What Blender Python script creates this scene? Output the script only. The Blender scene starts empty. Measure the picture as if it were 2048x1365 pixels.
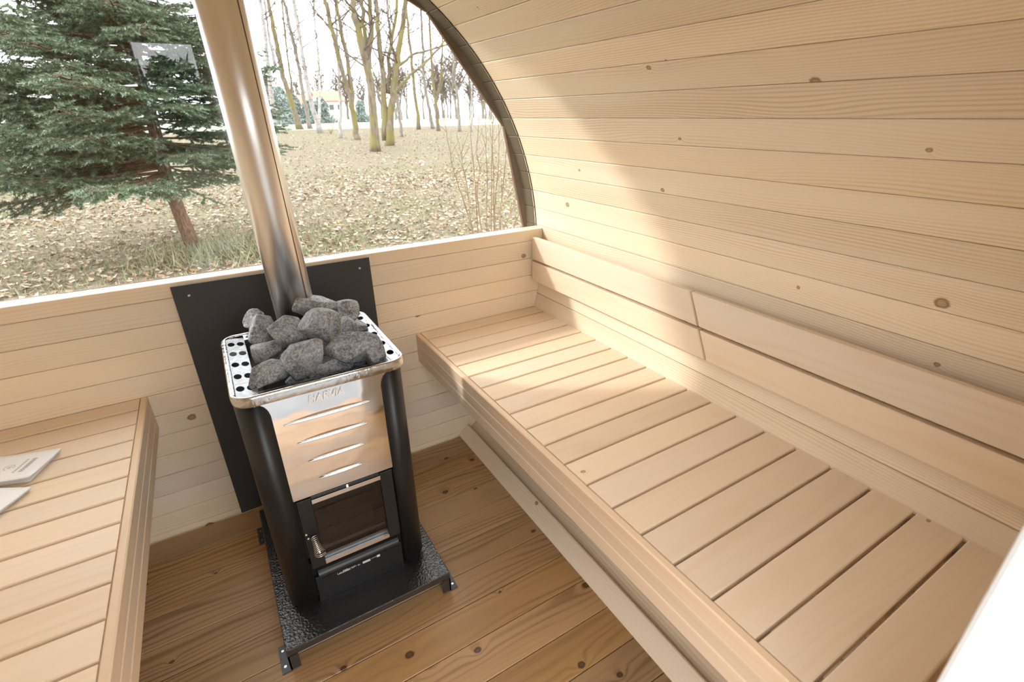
import bpy, math, random
import numpy as np
from mathutils import Matrix, Vector

SC = bpy.context.scene
COL = SC.collection

# ------------------------------------------------------------------ camera
W, H, FPX = 2048.0, 1365.0, 993.03
CAM = np.array([-0.1471, -1.7558, 1.3453])
ROT = np.array([[0.85667333, -0.51564413, -0.01489765],      # right
                [0.22775059, 0.35214909, 0.90781093],        # up
                [0.46286118, 0.78109036, -0.41911499]])      # forward
cd = bpy.data.cameras.new('camera')
cam = bpy.data.objects.new('camera', cd)
COL.objects.link(cam)
m = Matrix.Identity(4)
for i in range(3):
    m[i][0], m[i][1], m[i][2], m[i][3] = ROT[0][i], ROT[1][i], -ROT[2][i], CAM[i]
cam.matrix_world = m
cd.sensor_width = 36.0
cd.lens = FPX / W * 36.0
cd.clip_start = 0.01
cd.clip_end = 1500
cd.dof.use_dof = True
cd.dof.focus_distance = 1.45
cd.dof.aperture_fstop = 6.0
SC.camera = cam

# ------------------------------------------------------------------ sky, sun, exposure
wd = bpy.data.worlds.new('overcast_sky')
SC.world = wd
wd.use_nodes = True
bg = wd.node_tree.nodes['Background']
bg.inputs[0].default_value = (0.96, 0.98, 1.0, 1)
bg.inputs[1].default_value = 3.3
sd = bpy.data.lights.new('sun', 'SUN')
sd.energy = 2.1
sd.angle = math.radians(4.0)
sd.color = (1.0, 0.975, 0.94)
sun = bpy.data.objects.new('sun', sd)
COL.objects.link(sun)
sun.rotation_euler = Vector((1.6, -1.0, -1.08)).to_track_quat('-Z', 'Y').to_euler()
sun.location = (-16, 10, 11)
SC.view_settings.view_transform = 'Standard'
SC.view_settings.look = 'None'
SC.view_settings.gamma = 1
SC.view_settings.use_curve_mapping = False
SC.view_settings.exposure = 0.78
SC.cycles.use_denoising = True
SC.cycles.max_bounces = 9
SC.cycles.diffuse_bounces = 5
SC.cycles.adaptive_threshold = .015
SC.cycles.transparent_max_bounces = 16

# ------------------------------------------------------------------ helpers
WL = {}                                    # world location of every object we make (translations only)


def at(px, py, y):
    """point of the plane Y=y seen at a pixel of the photograph (used to place far things at their distance)"""
    d = np.array([(px - W / 2) / FPX, -(py - H / 2) / FPX, 1.0]) @ ROT
    return CAM + d * (y - CAM[1]) / d[1]


def empty(name, loc, label=None, cat=None, group=None, kind=None, parent=None):
    o = bpy.data.objects.new(name, None)
    o.empty_display_size = 0.1
    COL.objects.link(o)
    WL[o] = Vector(loc)
    if parent is not None:
        o.parent = parent
        o.location = WL[o] - WL[parent]
    else:
        o.location = loc
    return tag(o, label, cat, group, kind)


def tag(o, label=None, cat=None, group=None, kind=None):
    if label: o['label'] = label
    if cat: o['category'] = cat
    if group: o['group'] = group
    if kind: o['kind'] = kind
    return o


def part(name, vf, mat, parent=None, smooth=False, solid=None, bevel=None, kind=None, label=None):
    """mesh object from world-space vertices; origin at its own centre"""
    v, f = vf
    v = np.asarray(v, float)
    c = (v.min(0) + v.max(0)) / 2
    me = bpy.data.meshes.new(name)
    me.from_pydata((v - c).tolist(), [], [list(map(int, q)) for q in f])
    me.update()
    if smooth:
        me.polygons.foreach_set('use_smooth', [True] * len(me.polygons))
    me.materials.append(MAT[mat] if isinstance(mat, str) else mat)
    o = bpy.data.objects.new(name, me)
    COL.objects.link(o)
    WL[o] = Vector(c)
    if parent is not None:
        o.parent = parent
        o.location = Vector(c) - WL[parent]
    else:
        o.location = c
    if solid:
        s = o.modifiers.new('thickness', 'SOLIDIFY')
        s.thickness = solid
        s.offset = 0
    if bevel:
        b = o.modifiers.new('bevel', 'BEVEL')
        b.width = bevel
        b.segments = 2
        b.limit_method = 'ANGLE'
    return tag(o, label, kind=kind)


def join(*vfs):
    V, F, n = [], [], 0
    for v, f in vfs:
        v = np.asarray(v, float).reshape(-1, 3)
        V.append(v)
        F += [[i + n for i in q] for q in f]
        n += len(v)
    return np.concatenate(V), F


def box(x0, x1, y0, y1, z0, z1):
    v = [(x, y, z) for x in (x0, x1) for y in (y0, y1) for z in (z0, z1)]
    return v, [(0, 1, 3, 2), (4, 6, 7, 5), (0, 4, 5, 1), (2, 3, 7, 6), (0, 2, 6, 4), (1, 5, 7, 3)]


def tube(pts, rad, n=8, cap=True):
    pts = np.asarray(pts, float)
    rad = np.broadcast_to(np.asarray(rad, float), (len(pts),))
    t = np.gradient(pts, axis=0)
    t /= np.linalg.norm(t, axis=1)[:, None] + 1e-12
    ref = np.array([0, 0, 1.0]) if abs(t[0][2]) < .9 else np.array([1.0, 0, 0])
    V, F = [], []
    for i, (p, d) in enumerate(zip(pts, t)):
        a = np.cross(d, ref)
        a /= np.linalg.norm(a) + 1e-12
        ref = np.cross(a, d)
        for k in range(n):
            w = 2 * math.pi * k / n
            V.append(p + rad[i] * (math.cos(w) * a + math.sin(w) * ref))
    for i in range(len(pts) - 1):
        for k in range(n):
            F.append((i * n + k, i * n + (k + 1) % n, (i + 1) * n + (k + 1) % n, (i + 1) * n + k))
    if cap:
        F.append(tuple(range(n))[::-1])
        F.append(tuple((len(pts) - 1) * n + k for k in range(n)))
    return np.array(V), F


def lathe(prof, c, n=24, axis='z'):
    """prof: list of (radius, height)"""
    V, F = [], []
    for r, h in prof:
        for k in range(n):
            w = 2 * math.pi * k / n
            a, b = r * math.cos(w), r * math.sin(w)
            V.append((c[0] + a, c[1] + b, c[2] + h) if axis == 'z' else (c[0] + a, c[1] - h, c[2] + b))
    for i in range(len(prof) - 1):
        for k in range(n):
            F.append((i * n + k, i * n + (k + 1) % n, (i + 1) * n + (k + 1) % n, (i + 1) * n + k))
    F.append(tuple(range(n))[::-1])
    F.append(tuple((len(prof) - 1) * n + k for k in range(n)))
    return V, F


def prism(poly, axis, a, b):
    """extrude a polygon (2D, other two axes in order) along an axis from a to b"""
    n = len(poly)
    def mk(p, s):
        return (s, p[0], p[1]) if axis == 0 else (p[0], s, p[1]) if axis == 1 else (p[0], p[1], s)
    V = [mk(p, a) for p in poly] + [mk(p, b) for p in poly]
    F = [tuple(range(n)), tuple(range(2 * n - 1, n - 1, -1))]
    F += [(i, n + i, n + (i + 1) % n, (i + 1) % n) for i in range(n)]
    return V, F


BOARDS = {}


def board_mesh(L, wd_, th, ch=.002, wd_out=None):
    """board along local X (centred), width on Y, thickness on -Z from the visible face z=0, chamfered edges"""
    key = (round(L, 4), round(wd_, 4), round(th, 4), ch, wd_out)
    if key in BOARDS: return BOARDS[key]
    a, b = wd_ / 2, (wd_out or wd_) / 2
    cs = [(-a + ch, 0), (a - ch, 0), (a, -ch), (b, -th + ch), (b - ch, -th), (-b + ch, -th), (-b, -th + ch), (-a, -ch)]
    v, f = prism(cs, 0, -L / 2, L / 2)
    me = bpy.data.meshes.new('board')
    me.from_pydata(v, [], f)
    me.update()
    BOARDS[key] = me
    return me


def board(name, mesh, mat, loc, xdir, zdir, parent, rmat=True):
    """place a shared board mesh: local X along the grain, local Z = visible face"""
    key = (mesh.name, mat)
    if key not in BOARDS:
        me = mesh if not mesh.materials else mesh.copy()
        me.materials.clear()
        me.materials.append(MAT[mat])
        BOARDS[key] = me
    o = bpy.data.objects.new(name, BOARDS[key])
    COL.objects.link(o)
    X, Z = Vector(xdir).normalized(), Vector(zdir).normalized()
    Y = Z.cross(X)
    mm = Matrix(((X[0], Y[0], Z[0]), (X[1], Y[1], Z[1]), (X[2], Y[2], Z[2])))
    o.parent = parent
    o.rotation_euler = mm.to_euler()
    o.location = Vector(loc) - WL[parent]
    WL[o] = Vector(loc)
    return o


# ------------------------------------------------------------------ materials
MAT = {}


class NT:
    def __init__(self, name):
        self.m = bpy.data.materials.new(name)
        self.m.use_nodes = True
        self.t = self.m.node_tree
        self.b = self.t.nodes['Principled BSDF']
        MAT[name] = self.m

    def n(self, typ, **kw):
        nd = self.t.nodes.new(typ)
        for k, v in kw.items():
            if k.startswith('i_'):
                key = k[2:]
                key = int(key) if key.isdigit() else key
                self.sock(nd.inputs[key], v)
            else:
                setattr(nd, k, v)
        return nd

    def sock(self, s, v):
        if hasattr(v, 'is_output'):
            self.t.links.new(v, s)
        else:
            s.default_value = v

    def math(self, op, a, b=0.0, c=0.0, clamp=False):
        nd = self.t.nodes.new('ShaderNodeMath')
        nd.operation = op
        nd.use_clamp = clamp
        for i, v in enumerate((a, b, c)):
            self.sock(nd.inputs[i], v)
        return nd.outputs[0]

    def vmath(self, op, a, b):
        nd = self.t.nodes.new('ShaderNodeVectorMath')
        nd.operation = op
        self.sock(nd.inputs[0], a)
        self.sock(nd.inputs[1], b)
        return nd.outputs[0]

    def mix(self, f, a, b, mode='MIX'):
        nd = self.t.nodes.new('ShaderNodeMix')
        nd.data_type = 'RGBA'
        nd.blend_type = mode
        self.sock(nd.inputs[0], f)
        for i, v in ((6, a), (7, b)):
            self.sock(nd.inputs[i], (*v, 1) if isinstance(v, tuple) and len(v) == 3 else v)
        return nd.outputs[2]

    def noise(self, vec, scale, detail=2.0, rough=.5, dim='3D'):
        nd = self.n('ShaderNodeTexNoise', noise_dimensions=dim, i_Scale=scale, i_Detail=detail, i_Roughness=rough)
        self.t.links.new(vec, nd.inputs['Vector'])
        return nd.outputs['Fac']

    def ramp(self, f, lo, hi, a=0.0, b=1.0, smooth=True):
        nd = self.t.nodes.new('ShaderNodeMapRange')
        nd.interpolation_type = 'SMOOTHSTEP' if smooth else 'LINEAR'
        for i, v in enumerate((f, lo, hi, a, b)):
            self.sock(nd.inputs[i], v)
        return nd.outputs[0]

    def bump(self, h, strength, dist=.01):
        nd = self.n('ShaderNodeBump', i_Strength=strength, i_Distance=dist)
        self.t.links.new(h, nd.inputs['Height'])
        self.t.links.new(nd.outputs[0], self.b.inputs['Normal'])

    def out(self, col=None, rough=None, metal=None, spec=None):
        if col is not None: self.sock(self.b.inputs['Base Color'], (*col, 1) if isinstance(col, tuple) and len(col) == 3 else col)
        if rough is not None: self.sock(self.b.inputs['Roughness'], rough)
        if metal is not None: self.sock(self.b.inputs['Metallic'], metal)
        if spec is not None: self.sock(self.b.inputs['Specular IOR Level'], spec)
        return self.m


def wood(name, base, dark, knotc, rings=70.0, ring_amt=.5, warp=5.0, blotch=.25, knots=.45, kscale=5.0, kr=.008,
         rough=.5, spec=.35, var=.12, fibre=.12, stain_shade=None):
    t = NT(name)
    tc = t.n('ShaderNodeTexCoord').outputs['Object']
    oi = t.n('ShaderNodeObjectInfo').outputs['Random']
    off = t.n('ShaderNodeCombineXYZ')
    for i, k in enumerate((37.0, 91.0, 53.0)):
        t.sock(off.inputs[i], t.math('MULTIPLY', oi, k))
    v = t.vmath('ADD', tc, off.outputs[0])
    sep = t.n('ShaderNodeSeparateXYZ', i_0=v)
    # knots
    vo = t.n('ShaderNodeTexVoronoi', voronoi_dimensions='2D', i_Scale=kscale)
    kv = t.vmath('MULTIPLY', v, (1.0, 1.25, 0.0))
    t.t.links.new(kv, vo.inputs['Vector'])
    d = t.math('DIVIDE', vo.outputs['Distance'], kscale)
    wob = t.math('MULTIPLY', t.math('SUBTRACT', t.noise(v, 90.0, 1), .5), .006)
    d = t.math('ADD', d, wob)
    cs = t.n('ShaderNodeSeparateColor', i_0=vo.outputs['Color'])
    gate = t.math('LESS_THAN', cs.outputs[0], knots)
    ksz = t.math('MULTIPLY_ADD', cs.outputs[1], kr * 1.1, kr * .35)
    kd = t.math('DIVIDE', d, ksz)
    kmask = t.math('MULTIPLY', t.ramp(kd, 1.25, .75), gate)
    kedge = t.math('MULTIPLY', t.math('MULTIPLY', t.ramp(kd, 1.5, 1.0), t.ramp(kd, .55, .95)), gate)
    kwarp = t.math('MULTIPLY', t.math('POWER', 2.718, t.math('MULTIPLY', t.math('MULTIPLY', kd, kd), -.10)), gate)
    # growth rings running with the grain, bent round the knots
    low = t.noise(t.vmath('MULTIPLY', v, (1.1, 7.0, 7.0)), 1.0, 2, .45)
    ph = t.math('MULTIPLY', t.math('ADD', sep.outputs[1], t.math('MULTIPLY', sep.outputs[2], .7)), rings * 6.283 * .5)
    ph = t.math('ADD', ph, t.math('MULTIPLY', low, warp * 6.283))
    ph = t.math('ADD', ph, t.math('MULTIPLY', kwarp, 7.0))
    s = t.math('MULTIPLY_ADD', t.math('SINE', ph), .5, .5)
    s = t.math('POWER', s, 2.2)
    amt = t.noise(t.vmath('MULTIPLY', v, (.9, 14.0, 14.0)), 1.0, 1)
    s = t.math('MULTIPLY', s, t.math('MULTIPLY', t.ramp(amt, .3, .75, .15, 1.0), ring_amt))
    fib = t.math('MULTIPLY', t.math('SUBTRACT', t.noise(t.vmath('MULTIPLY', v, (5.0, 260.0, 260.0)), 1.0, 2), .5), fibre * 2)
    f = t.math('ADD', s, fib, clamp=True)
    bl = t.noise(t.vmath('MULTIPLY', v, (1.6, 9.0, 9.0)), 1.0, 3)
    f = t.math('ADD', f, t.math('MULTIPLY', t.math('SUBTRACT', bl, .5), blotch * 2), clamp=True)
    c = t.mix(f, base, dark)
    c = t.mix(t.math('MULTIPLY', kmask, .75), c, knotc)
    c = t.mix(t.math('MULTIPLY', kedge, .7), c, tuple(k * .55 for k in knotc))
    hs = t.n('ShaderNodeHueSaturation', i_Saturation=t.math('MULTIPLY_ADD', t.math('FRACT', t.math('MULTIPLY', oi, 7.31)), .16, .94),
             i_Value=t.math('MULTIPLY_ADD', t.math('FRACT', t.math('MULTIPLY', oi, 3.77)), 2 * var, 1 - var))
    t.sock(hs.inputs['Color'], c)
    c = hs.outputs[0]
    if stain_shade:                                    # stained stave end outside the pane, darkened further to imitate the trim's shadow
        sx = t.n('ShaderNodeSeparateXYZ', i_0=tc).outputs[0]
        c = t.mix(t.math('GREATER_THAN', sx, stain_shade[0]), c, t.mix(.985, c, stain_shade[1]))
    t.out(c, rough, spec=spec)
    t.bump(f, .08, .002)
    return t.m


# staves, end wall: pale spruce; benches: alder; floor: oiled pine
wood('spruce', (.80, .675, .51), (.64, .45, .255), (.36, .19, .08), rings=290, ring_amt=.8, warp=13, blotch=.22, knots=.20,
     kscale=5.0, kr=.0085, rough=.48, var=.09, stain_shade=(.055, (.055, .040, .020)))
wood('spruce_wall', (.80, .685, .535), (.67, .505, .325), (.30, .15, .06), rings=240, ring_amt=.6, warp=13, blotch=.2, knots=.22,
     kscale=4.6, kr=.009, rough=.5, var=.08)
wood('alder', (.775, .63, .475), (.675, .495, .33), (.40, .22, .11), rings=60, ring_amt=.35, warp=8, blotch=.3, knots=.08,
     kscale=4.0, kr=.004, rough=.5, var=.07, fibre=.10)
wood('alder_edge', (.72, .55, .39), (.60, .415, .26), (.40, .22, .11), rings=60, ring_amt=.3, warp=5, blotch=.25, knots=.05,
     kscale=4.0, kr=.004, rough=.5, var=.05, fibre=.18)
wood('oiled_pine', (.44, .265, .125), (.17, .082, .032), (.045, .018, .008), rings=90, ring_amt=.8, warp=9, blotch=.6, knots=.5,
     kscale=5.2, kr=.0075, rough=.42, spec=.4, var=.18, fibre=.22)
wood('batten', (.55, .33, .17), (.40, .22, .10), (.2, .1, .05), rings=60, ring_amt=.4, warp=5, rough=.55)
wood('stained_trim', (.105, .058, .032), (.05, .026, .014), (.02, .01, .006), rings=60, ring_amt=.4, rough=.5)

t = NT('steel_brushed')
tc = t.n('ShaderNodeTexCoord').outputs['Object']
nz = t.noise(t.vmath('MULTIPLY', tc, (3.0, 3.0, 160.0)), 1.0, 2)
t.out((.78, .765, .745), t.ramp(nz, .2, .8, .28, .38, False), 1.0)
t = NT('chrome')
tc = t.n('ShaderNodeTexCoord').outputs['Object']
t.out((.80, .795, .79), .07, 1.0)
t.bump(t.noise(tc, 14.0, 1), .05, .02)
t = NT('rim_steel')
tc = t.n('ShaderNodeTexCoord').outputs['Object']
t.out((.56, .56, .56), t.ramp(t.noise(tc, 60.0, 2), .3, .7, .12, .28), 1.0)
t.bump(t.noise(tc, 70.0, 2), .25, .004)
t = NT('flange_steel')
tc = t.n('ShaderNodeTexCoord').outputs['Object']
t.out(t.mix(t.noise(tc, 55.0, 3), (.17, .17, .172), (.27, .27, .272)), t.ramp(t.noise(tc, 60.0, 2), .3, .7, .22, .38), 1.0)
t.bump(t.noise(tc, 70.0, 2), .2, .004)
NT('black_enamel').out((.012, .012, .013), .38, spec=.45)
NT('black_matt').out((.009, .009, .010), .6, spec=.3)
t = NT('black_sheet')
t.out((.042, .043, .046), .5, spec=.4)
t.bump(t.noise(t.n('ShaderNodeTexCoord').outputs['Object'], 700.0, 1), .05, .001)
t = NT('hammered_black')
tc = t.n('ShaderNodeTexCoord').outputs['Object']
t.out((.024, .024, .026), .2, spec=.9)
t.bump(t.noise(tc, 150.0, 2), .5, .004)
t = NT('hammered_grey')
tc = t.n('ShaderNodeTexCoord').outputs['Object']
t.out((.10, .10, .105), .35, .6)
t.bump(t.noise(tc, 260.0, 2), .35, .003)
NT('screw_metal').out((.62, .62, .62), .25, 1.0)
NT('white_print').out((.75, .75, .75), .5)
NT('letter_white').out((.95, .95, .95), .3)
NT('grey_print').out((.46, .46, .47), .6)
NT('paper').out((.84, .84, .835), .55, spec=.3)
NT('paper_edge').out((.72, .71, .70), .7)
t = NT('white_paint')
t.out((.72, .715, .70), .35)
NT('gasket').out((.012, .011, .010), .6)
NT('soot').out((.03, .024, .021), .85)
NT('firebrick').out((.10, .085, .075), .9)


def glass(name, tint, f0, ior=1.5, rough=0.0):
    mt = bpy.data.materials.new(name)
    mt.use_nodes = True
    nt = mt.node_tree
    nt.nodes.clear()
    o = nt.nodes.new('ShaderNodeOutputMaterial')
    mx = nt.nodes.new('ShaderNodeMixShader')
    tr = nt.nodes.new('ShaderNodeBsdfTransparent')
    gl = nt.nodes.new('ShaderNodeBsdfGlossy')
    fr = nt.nodes.new('ShaderNodeFresnel')
    ge = nt.nodes.new('ShaderNodeNewGeometry')
    io = nt.nodes.new('ShaderNodeMath')          # same reflectance on both faces of the sheet
    io.operation = 'MULTIPLY_ADD'
    nt.links.new(ge.outputs['Backfacing'], io.inputs[0])
    io.inputs[1].default_value = 1 / ior - ior
    io.inputs[2].default_value = ior
    nt.links.new(io.outputs[0], fr.inputs[0])
    tr.inputs[0].default_value = (*tint, 1)
    gl.inputs['Roughness'].default_value = rough
    nt.links.new(fr.outputs[0], mx.inputs[0])
    nt.links.new(tr.outputs[0], mx.inputs[1])
    nt.links.new(gl.outputs[0], mx.inputs[2])
    nt.links.new(mx.outputs[0], o.inputs[0])
    MAT[name] = mt


glass('window_glass', (.985, .99, .988), .04)
glass('stove_glass', (.62, .60, .58), .05, 1.55)

t = NT('stone')
tc = t.n('ShaderNodeTexCoord').outputs['Object']
oi = t.n('ShaderNodeObjectInfo').outputs['Random']
off = t.n('ShaderNodeCombineXYZ', i_0=t.math('MULTIPLY', oi, 11.0), i_1=t.math('MULTIPLY', oi, 5.0))
v = t.vmath('ADD', tc, off.outputs[0])
big = t.noise(v, 26.0, 4, .6)
fine = t.noise(v, 190.0, 4, .75)
vein = t.noise(t.vmath('MULTIPLY', v, (1.0, 1.0, 4.0)), 55.0, 3, .6)
g = t.math('ADD', t.math('MULTIPLY', t.ramp(fine, .38, .64), .55), t.math('MULTIPLY', t.ramp(big, .3, .7), .45))
c = t.mix(g, (.075, .080, .090), (.52, .535, .565))
c = t.mix(t.ramp(vein, .62, .72, 0, .6), c, (.72, .72, .73))
c = t.mix(t.math('MULTIPLY', t.ramp(t.noise(v, 17.0, 1), .62, .75), .35), c, (.20, .15, .12))
t.out(c, .8, spec=.3)
t.bump(t.math('ADD', fine, t.math('MULTIPLY', big, 2.0)), .55, .004)

t = NT('ground')
tc = t.n('ShaderNodeTexCoord').outputs['Object']
a = t.noise(tc, .35, 4, .6)
b = t.noise(tc, 5.0, 4, .65)
e = t.noise(tc, 40.0, 3, .7)
c = t.mix(t.ramp(b, .36, .62), (.115, .098, .064), (.17, .14, .102))
c = t.mix(t.ramp(a, .45, .68, 0, .7), c, (.11, .13, .055))
c = t.mix(t.ramp(e, .45, .72, 0, .55), c, (.25, .205, .15))
t.out(c, .95, spec=.1)
t.bump(e, .6, .04)
t = NT('pale_field')
tc = t.n('ShaderNodeTexCoord').outputs['Object']
s = t.noise(t.vmath('MULTIPLY', tc, (.015, .11, 1.0)), 1.0, 3)
t.out(t.mix(t.ramp(s, .4, .6), (.21, .225, .16), (.36, .355, .30)), .95, spec=.1)
t = NT('paving')
tc = t.n('ShaderNodeTexCoord').outputs['Object']
t.out(t.mix(t.noise(tc, 9.0, 4), (.13, .13, .132), (.19, .19, .192)), .85)


def leafmat(name, cols, rough=.6, trans=.0):
    t = NT(name)
    g = t.n('ShaderNodeNewGeometry').outputs['Random Per Island']
    r = t.n('ShaderNodeValToRGB')
    el = r.color_ramp.elements
    el[0].color, el[1].color = (*cols[0], 1), (*cols[-1], 1)
    for i, cc in enumerate(cols[1:-1]):
        x = el.new((i + 1) / (len(cols) - 1))
        x.color = (*cc, 1)
    t.t.links.new(g, r.inputs[0])
    t.out(r.outputs[0], rough, spec=.25)


leafmat('dry_leaf', [(.20, .13, .08), (.33, .25, .17), (.14, .07, .035), (.42, .35, .28), (.25, .14, .07), (.37, .29, .21), (.48, .42, .36)])
leafmat('grass', [(.13, .16, .055), (.24, .22, .12), (.36, .31, .20), (.10, .13, .045), (.30, .26, .16)])
leafmat('needle', [(.055, .092, .042), (.088, .138, .068), (.145, .20, .12), (.26, .315, .235), (.07, .115, .058)], .5)
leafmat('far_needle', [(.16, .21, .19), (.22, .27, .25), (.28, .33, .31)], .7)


def bark(name, a, b, moss=None, sc=(6, 6, 1.2), stripe=None):
    t = NT(name)
    tc = t.n('ShaderNodeTexCoord').outputs['Object']
    n1 = t.noise(t.vmath('MULTIPLY', tc, sc), 1.5, 4, .65)
    c = t.mix(t.ramp(n1, .3, .7), a, b)
    if moss:
        c = t.mix(t.ramp(t.noise(tc, .9, 3), .42, .6, 0, .85), c, moss)
    if stripe:
        c = t.mix(t.ramp(t.noise(t.vmath('MULTIPLY', tc, (1.5, 1.5, 9.0)), 1.0, 3), .56, .66, 0, .8), c, stripe)
    t.out(c, .9, spec=.15)
    t.bump(n1, .5, .03)


bark('mossy_bark', (.09, .07, .05), (.20, .17, .13), (.165, .145, .05))
bark('grey_bark', (.12, .105, .09), (.27, .25, .22))
bark('birch_bark', (.21, .20, .19), (.36, .345, .33), stripe=(.12, .11, .10))
bark('spruce_bark', (.10, .055, .035), (.24, .14, .095), sc=(30, 30, 10))
bark('twig_bark', (.075, .056, .042), (.15, .12, .095))
bark('sapling_bark', (.12, .08, .045), (.23, .165, .10), sc=(20, 20, 4))
NT('house_wall').out((.72, .69, .62), .9)
NT('house_roof').out((.44, .17, .12), .8)
NT('house_red').out((.30, .07, .05), .8)
NT('house_window').out((.06, .07, .08), .2)

# ------------------------------------------------------------------ room shell: the barrel
ZC, R, TH = .836, 1.054, .040
Y0, Y1 = -1.82, .13
rnd = random.Random(7)
shell = {'wall_right': empty('wall_right', (R, -.8, ZC), kind='structure'),
         'ceiling': empty('ceiling', (0, -.8, ZC + R), kind='structure'),
         'wall_left': empty('wall_left', (-R, -.8, ZC), kind='structure')}
STEP = 4.0
win = 2 * R * math.tan(math.radians(STEP / 2)) - .0011
wout = 2 * (R + TH) * math.tan(math.radians(STEP / 2)) - .0002
# local origin of each stave at Y=0 so that the stained, shade-darkened end starts at the pane
cs_v, cs_f = board_mesh(2.0, win, TH, .0022, wout), None
stv = bpy.data.meshes.new('stave')
a_, b_ = win / 2, wout / 2
poly = [(-a_ + .0022, 0), (a_ - .0022, 0), (a_, -.0022), (b_, -TH), (-b_, -TH), (-a_, -.0022)]
vv, ff = prism(poly, 0, Y0, Y1)
stv.from_pydata(vv, [], ff)
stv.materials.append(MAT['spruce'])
k0 = -15
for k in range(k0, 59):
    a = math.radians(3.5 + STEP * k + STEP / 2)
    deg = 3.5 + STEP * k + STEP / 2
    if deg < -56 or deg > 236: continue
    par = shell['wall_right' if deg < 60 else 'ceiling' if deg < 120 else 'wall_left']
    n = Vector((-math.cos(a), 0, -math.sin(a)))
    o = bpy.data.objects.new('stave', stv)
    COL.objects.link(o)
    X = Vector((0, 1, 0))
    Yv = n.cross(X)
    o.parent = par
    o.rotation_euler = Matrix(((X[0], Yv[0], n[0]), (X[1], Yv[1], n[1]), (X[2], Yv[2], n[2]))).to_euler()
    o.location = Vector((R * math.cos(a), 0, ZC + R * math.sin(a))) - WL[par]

# arch trim: straight brown boards closing the ends of the staves outside the pane
arch = empty('trim_1', (0, .14, ZC), kind='structure')
KR = 1.053
for k in range(-1, 8):
    a0, a1 = math.radians(-.5 + 26.1 * k), math.radians(-.5 + 26.1 * (k + 1))
    a0 += .001; a1 -= .001
    ro = 1.135
    pl = [(KR * math.cos(a0), ZC + KR * math.sin(a0)), (KR * math.cos(a1), ZC + KR * math.sin(a1)),
          (ro * math.cos(a1), ZC + ro * math.sin(a1)), (ro * math.cos(a0), ZC + ro * math.sin(a0))]
    part('arch_board', prism(pl, 1, .131, .146), 'stained_trim', arch)

# floor boards across the barrel, oiled
floor = empty('floor', (0, -.85, 0), kind='structure')
fb = board_mesh(1.262, .1102, .028, .0016)
seam = -.464 + .1121 * 4
k = 0
y = seam
while y > -1.75:
    if y < .06 or True:
        yy = y - .056
        if yy < .03:
            board('floor_board', fb, 'oiled_pine', (0, yy, 0), (1, 0, 0), (0, 0, 1), floor)
    y -= .1121
# boards along both floor edges that close the gap to the staves
for s, nm in ((1, 'trim_2'), (-1, 'trim_3')):
    e = empty(nm, (s * .64, -.85, .03), kind='structure')
    w_ = 1.73
    d = Vector((s * .74, 0, .672)).normalized()
    nn = Vector((-s * .672, 0, .74)).normalized()
    pos = Vector((s * .598, -.867, .0005)) + d * .0345
    board('edge_board', board_mesh(w_, .066, .016, .003), 'spruce_wall', pos, (0, 1, 0), nn, e)

# end wall under the pane: horizontal boards, their ends cut to the barrel
wall_end = empty('wall_end', (0, .03, 0), kind='structure')
zs = [0.0, .017, .0925, .168, .2435, .319, .3945, .4695, .545, .6205, .696, .7715, .847, .8945]
zs = [-.03] + zs[1:]


def xr(z, r=R - .001):
    return math.sqrt(max(r * r - (z - ZC) ** 2, .01))


def wall_board(z0, z1, y0, y1, parent, mat='spruce_wall', xa=None, xb=None, face=-1, name='wall_board'):
    """horizontal board filling the barrel's width between z0 and z1 (or xa..xb); grain along local X"""
    g = .0011
    c = .0018
    z0 += g * .5
    z1 -= g * .5
    l0, l1 = (-xr(z0) if xa is None else xa), (-xr(z1) if xa is None else xa)
    r0, r1 = (xr(z0) if xb is None else xb), (xr(z1) if xb is None else xb)
    yi, yo = (y0, y1) if face < 0 else (y1, y0)
    cc = c if face < 0 else -c
    sec = [(yi, z0 + c, 0), (yi, z1 - c, 1), (yi + cc, z1, 1), (yo, z1, 1), (yo, z0, 0), (yi + cc, z0, 0)]
    V = [((l1 if t_ else l0), y_, z_) for y_, z_, t_ in sec] + [((r1 if t_ else r0), y_, z_) for y_, z_, t_ in sec]
    n = 6
    F = [tuple(range(n)), tuple(range(2 * n - 1, n - 1, -1))] + [(i, n + i, n + (i + 1) % n, (i + 1) % n) for i in range(n)]
    o = part(name, (V, F), mat, parent)
    # part() keeps world axes: X along the grain; rotate the texture frame by swapping Y/Z through the object matrix
    me = o.data
    for vx in me.vertices:
        x_, y_, z_ = vx.co
        vx.co = (x_, z_, -y_)
    o.rotation_euler = (math.pi / 2, 0, 0)
    return o


for z0, z1 in zip(zs[:-1], zs[1:]):
    wall_board(z0, z1, 0.0, .058, wall_end)

# ------------------------------------------------------------------ window: one pane filling the upper half of the end
win1 = empty('window_1', (0, .05, .895), kind='structure')
a0 = math.asin((.8965 - ZC) / (R - .003))
n = 48
poly = [((R - .003) * math.cos(a0 + (math.pi - 2 * a0) * i / n), ZC + (R - .003) * math.sin(a0 + (math.pi - 2 * a0) * i / n)) for i in range(n + 1)]
part('pane', prism(poly, 1, .047, .053), 'window_glass', win1)
arc = [((R - .0015) * math.cos(a0 + (math.pi - 2 * a0) * i / 72), .0455, ZC + (R - .0015) * math.sin(a0 + (math.pi - 2 * a0) * i / 72)) for i in range(73)]
part('gasket', tube(arc, .0018, 5), 'gasket', win1, smooth=True)
part('sill_bead', box(-.99, .99, .0585, .066, .87, .8955), 'stained_trim', win1)

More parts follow.
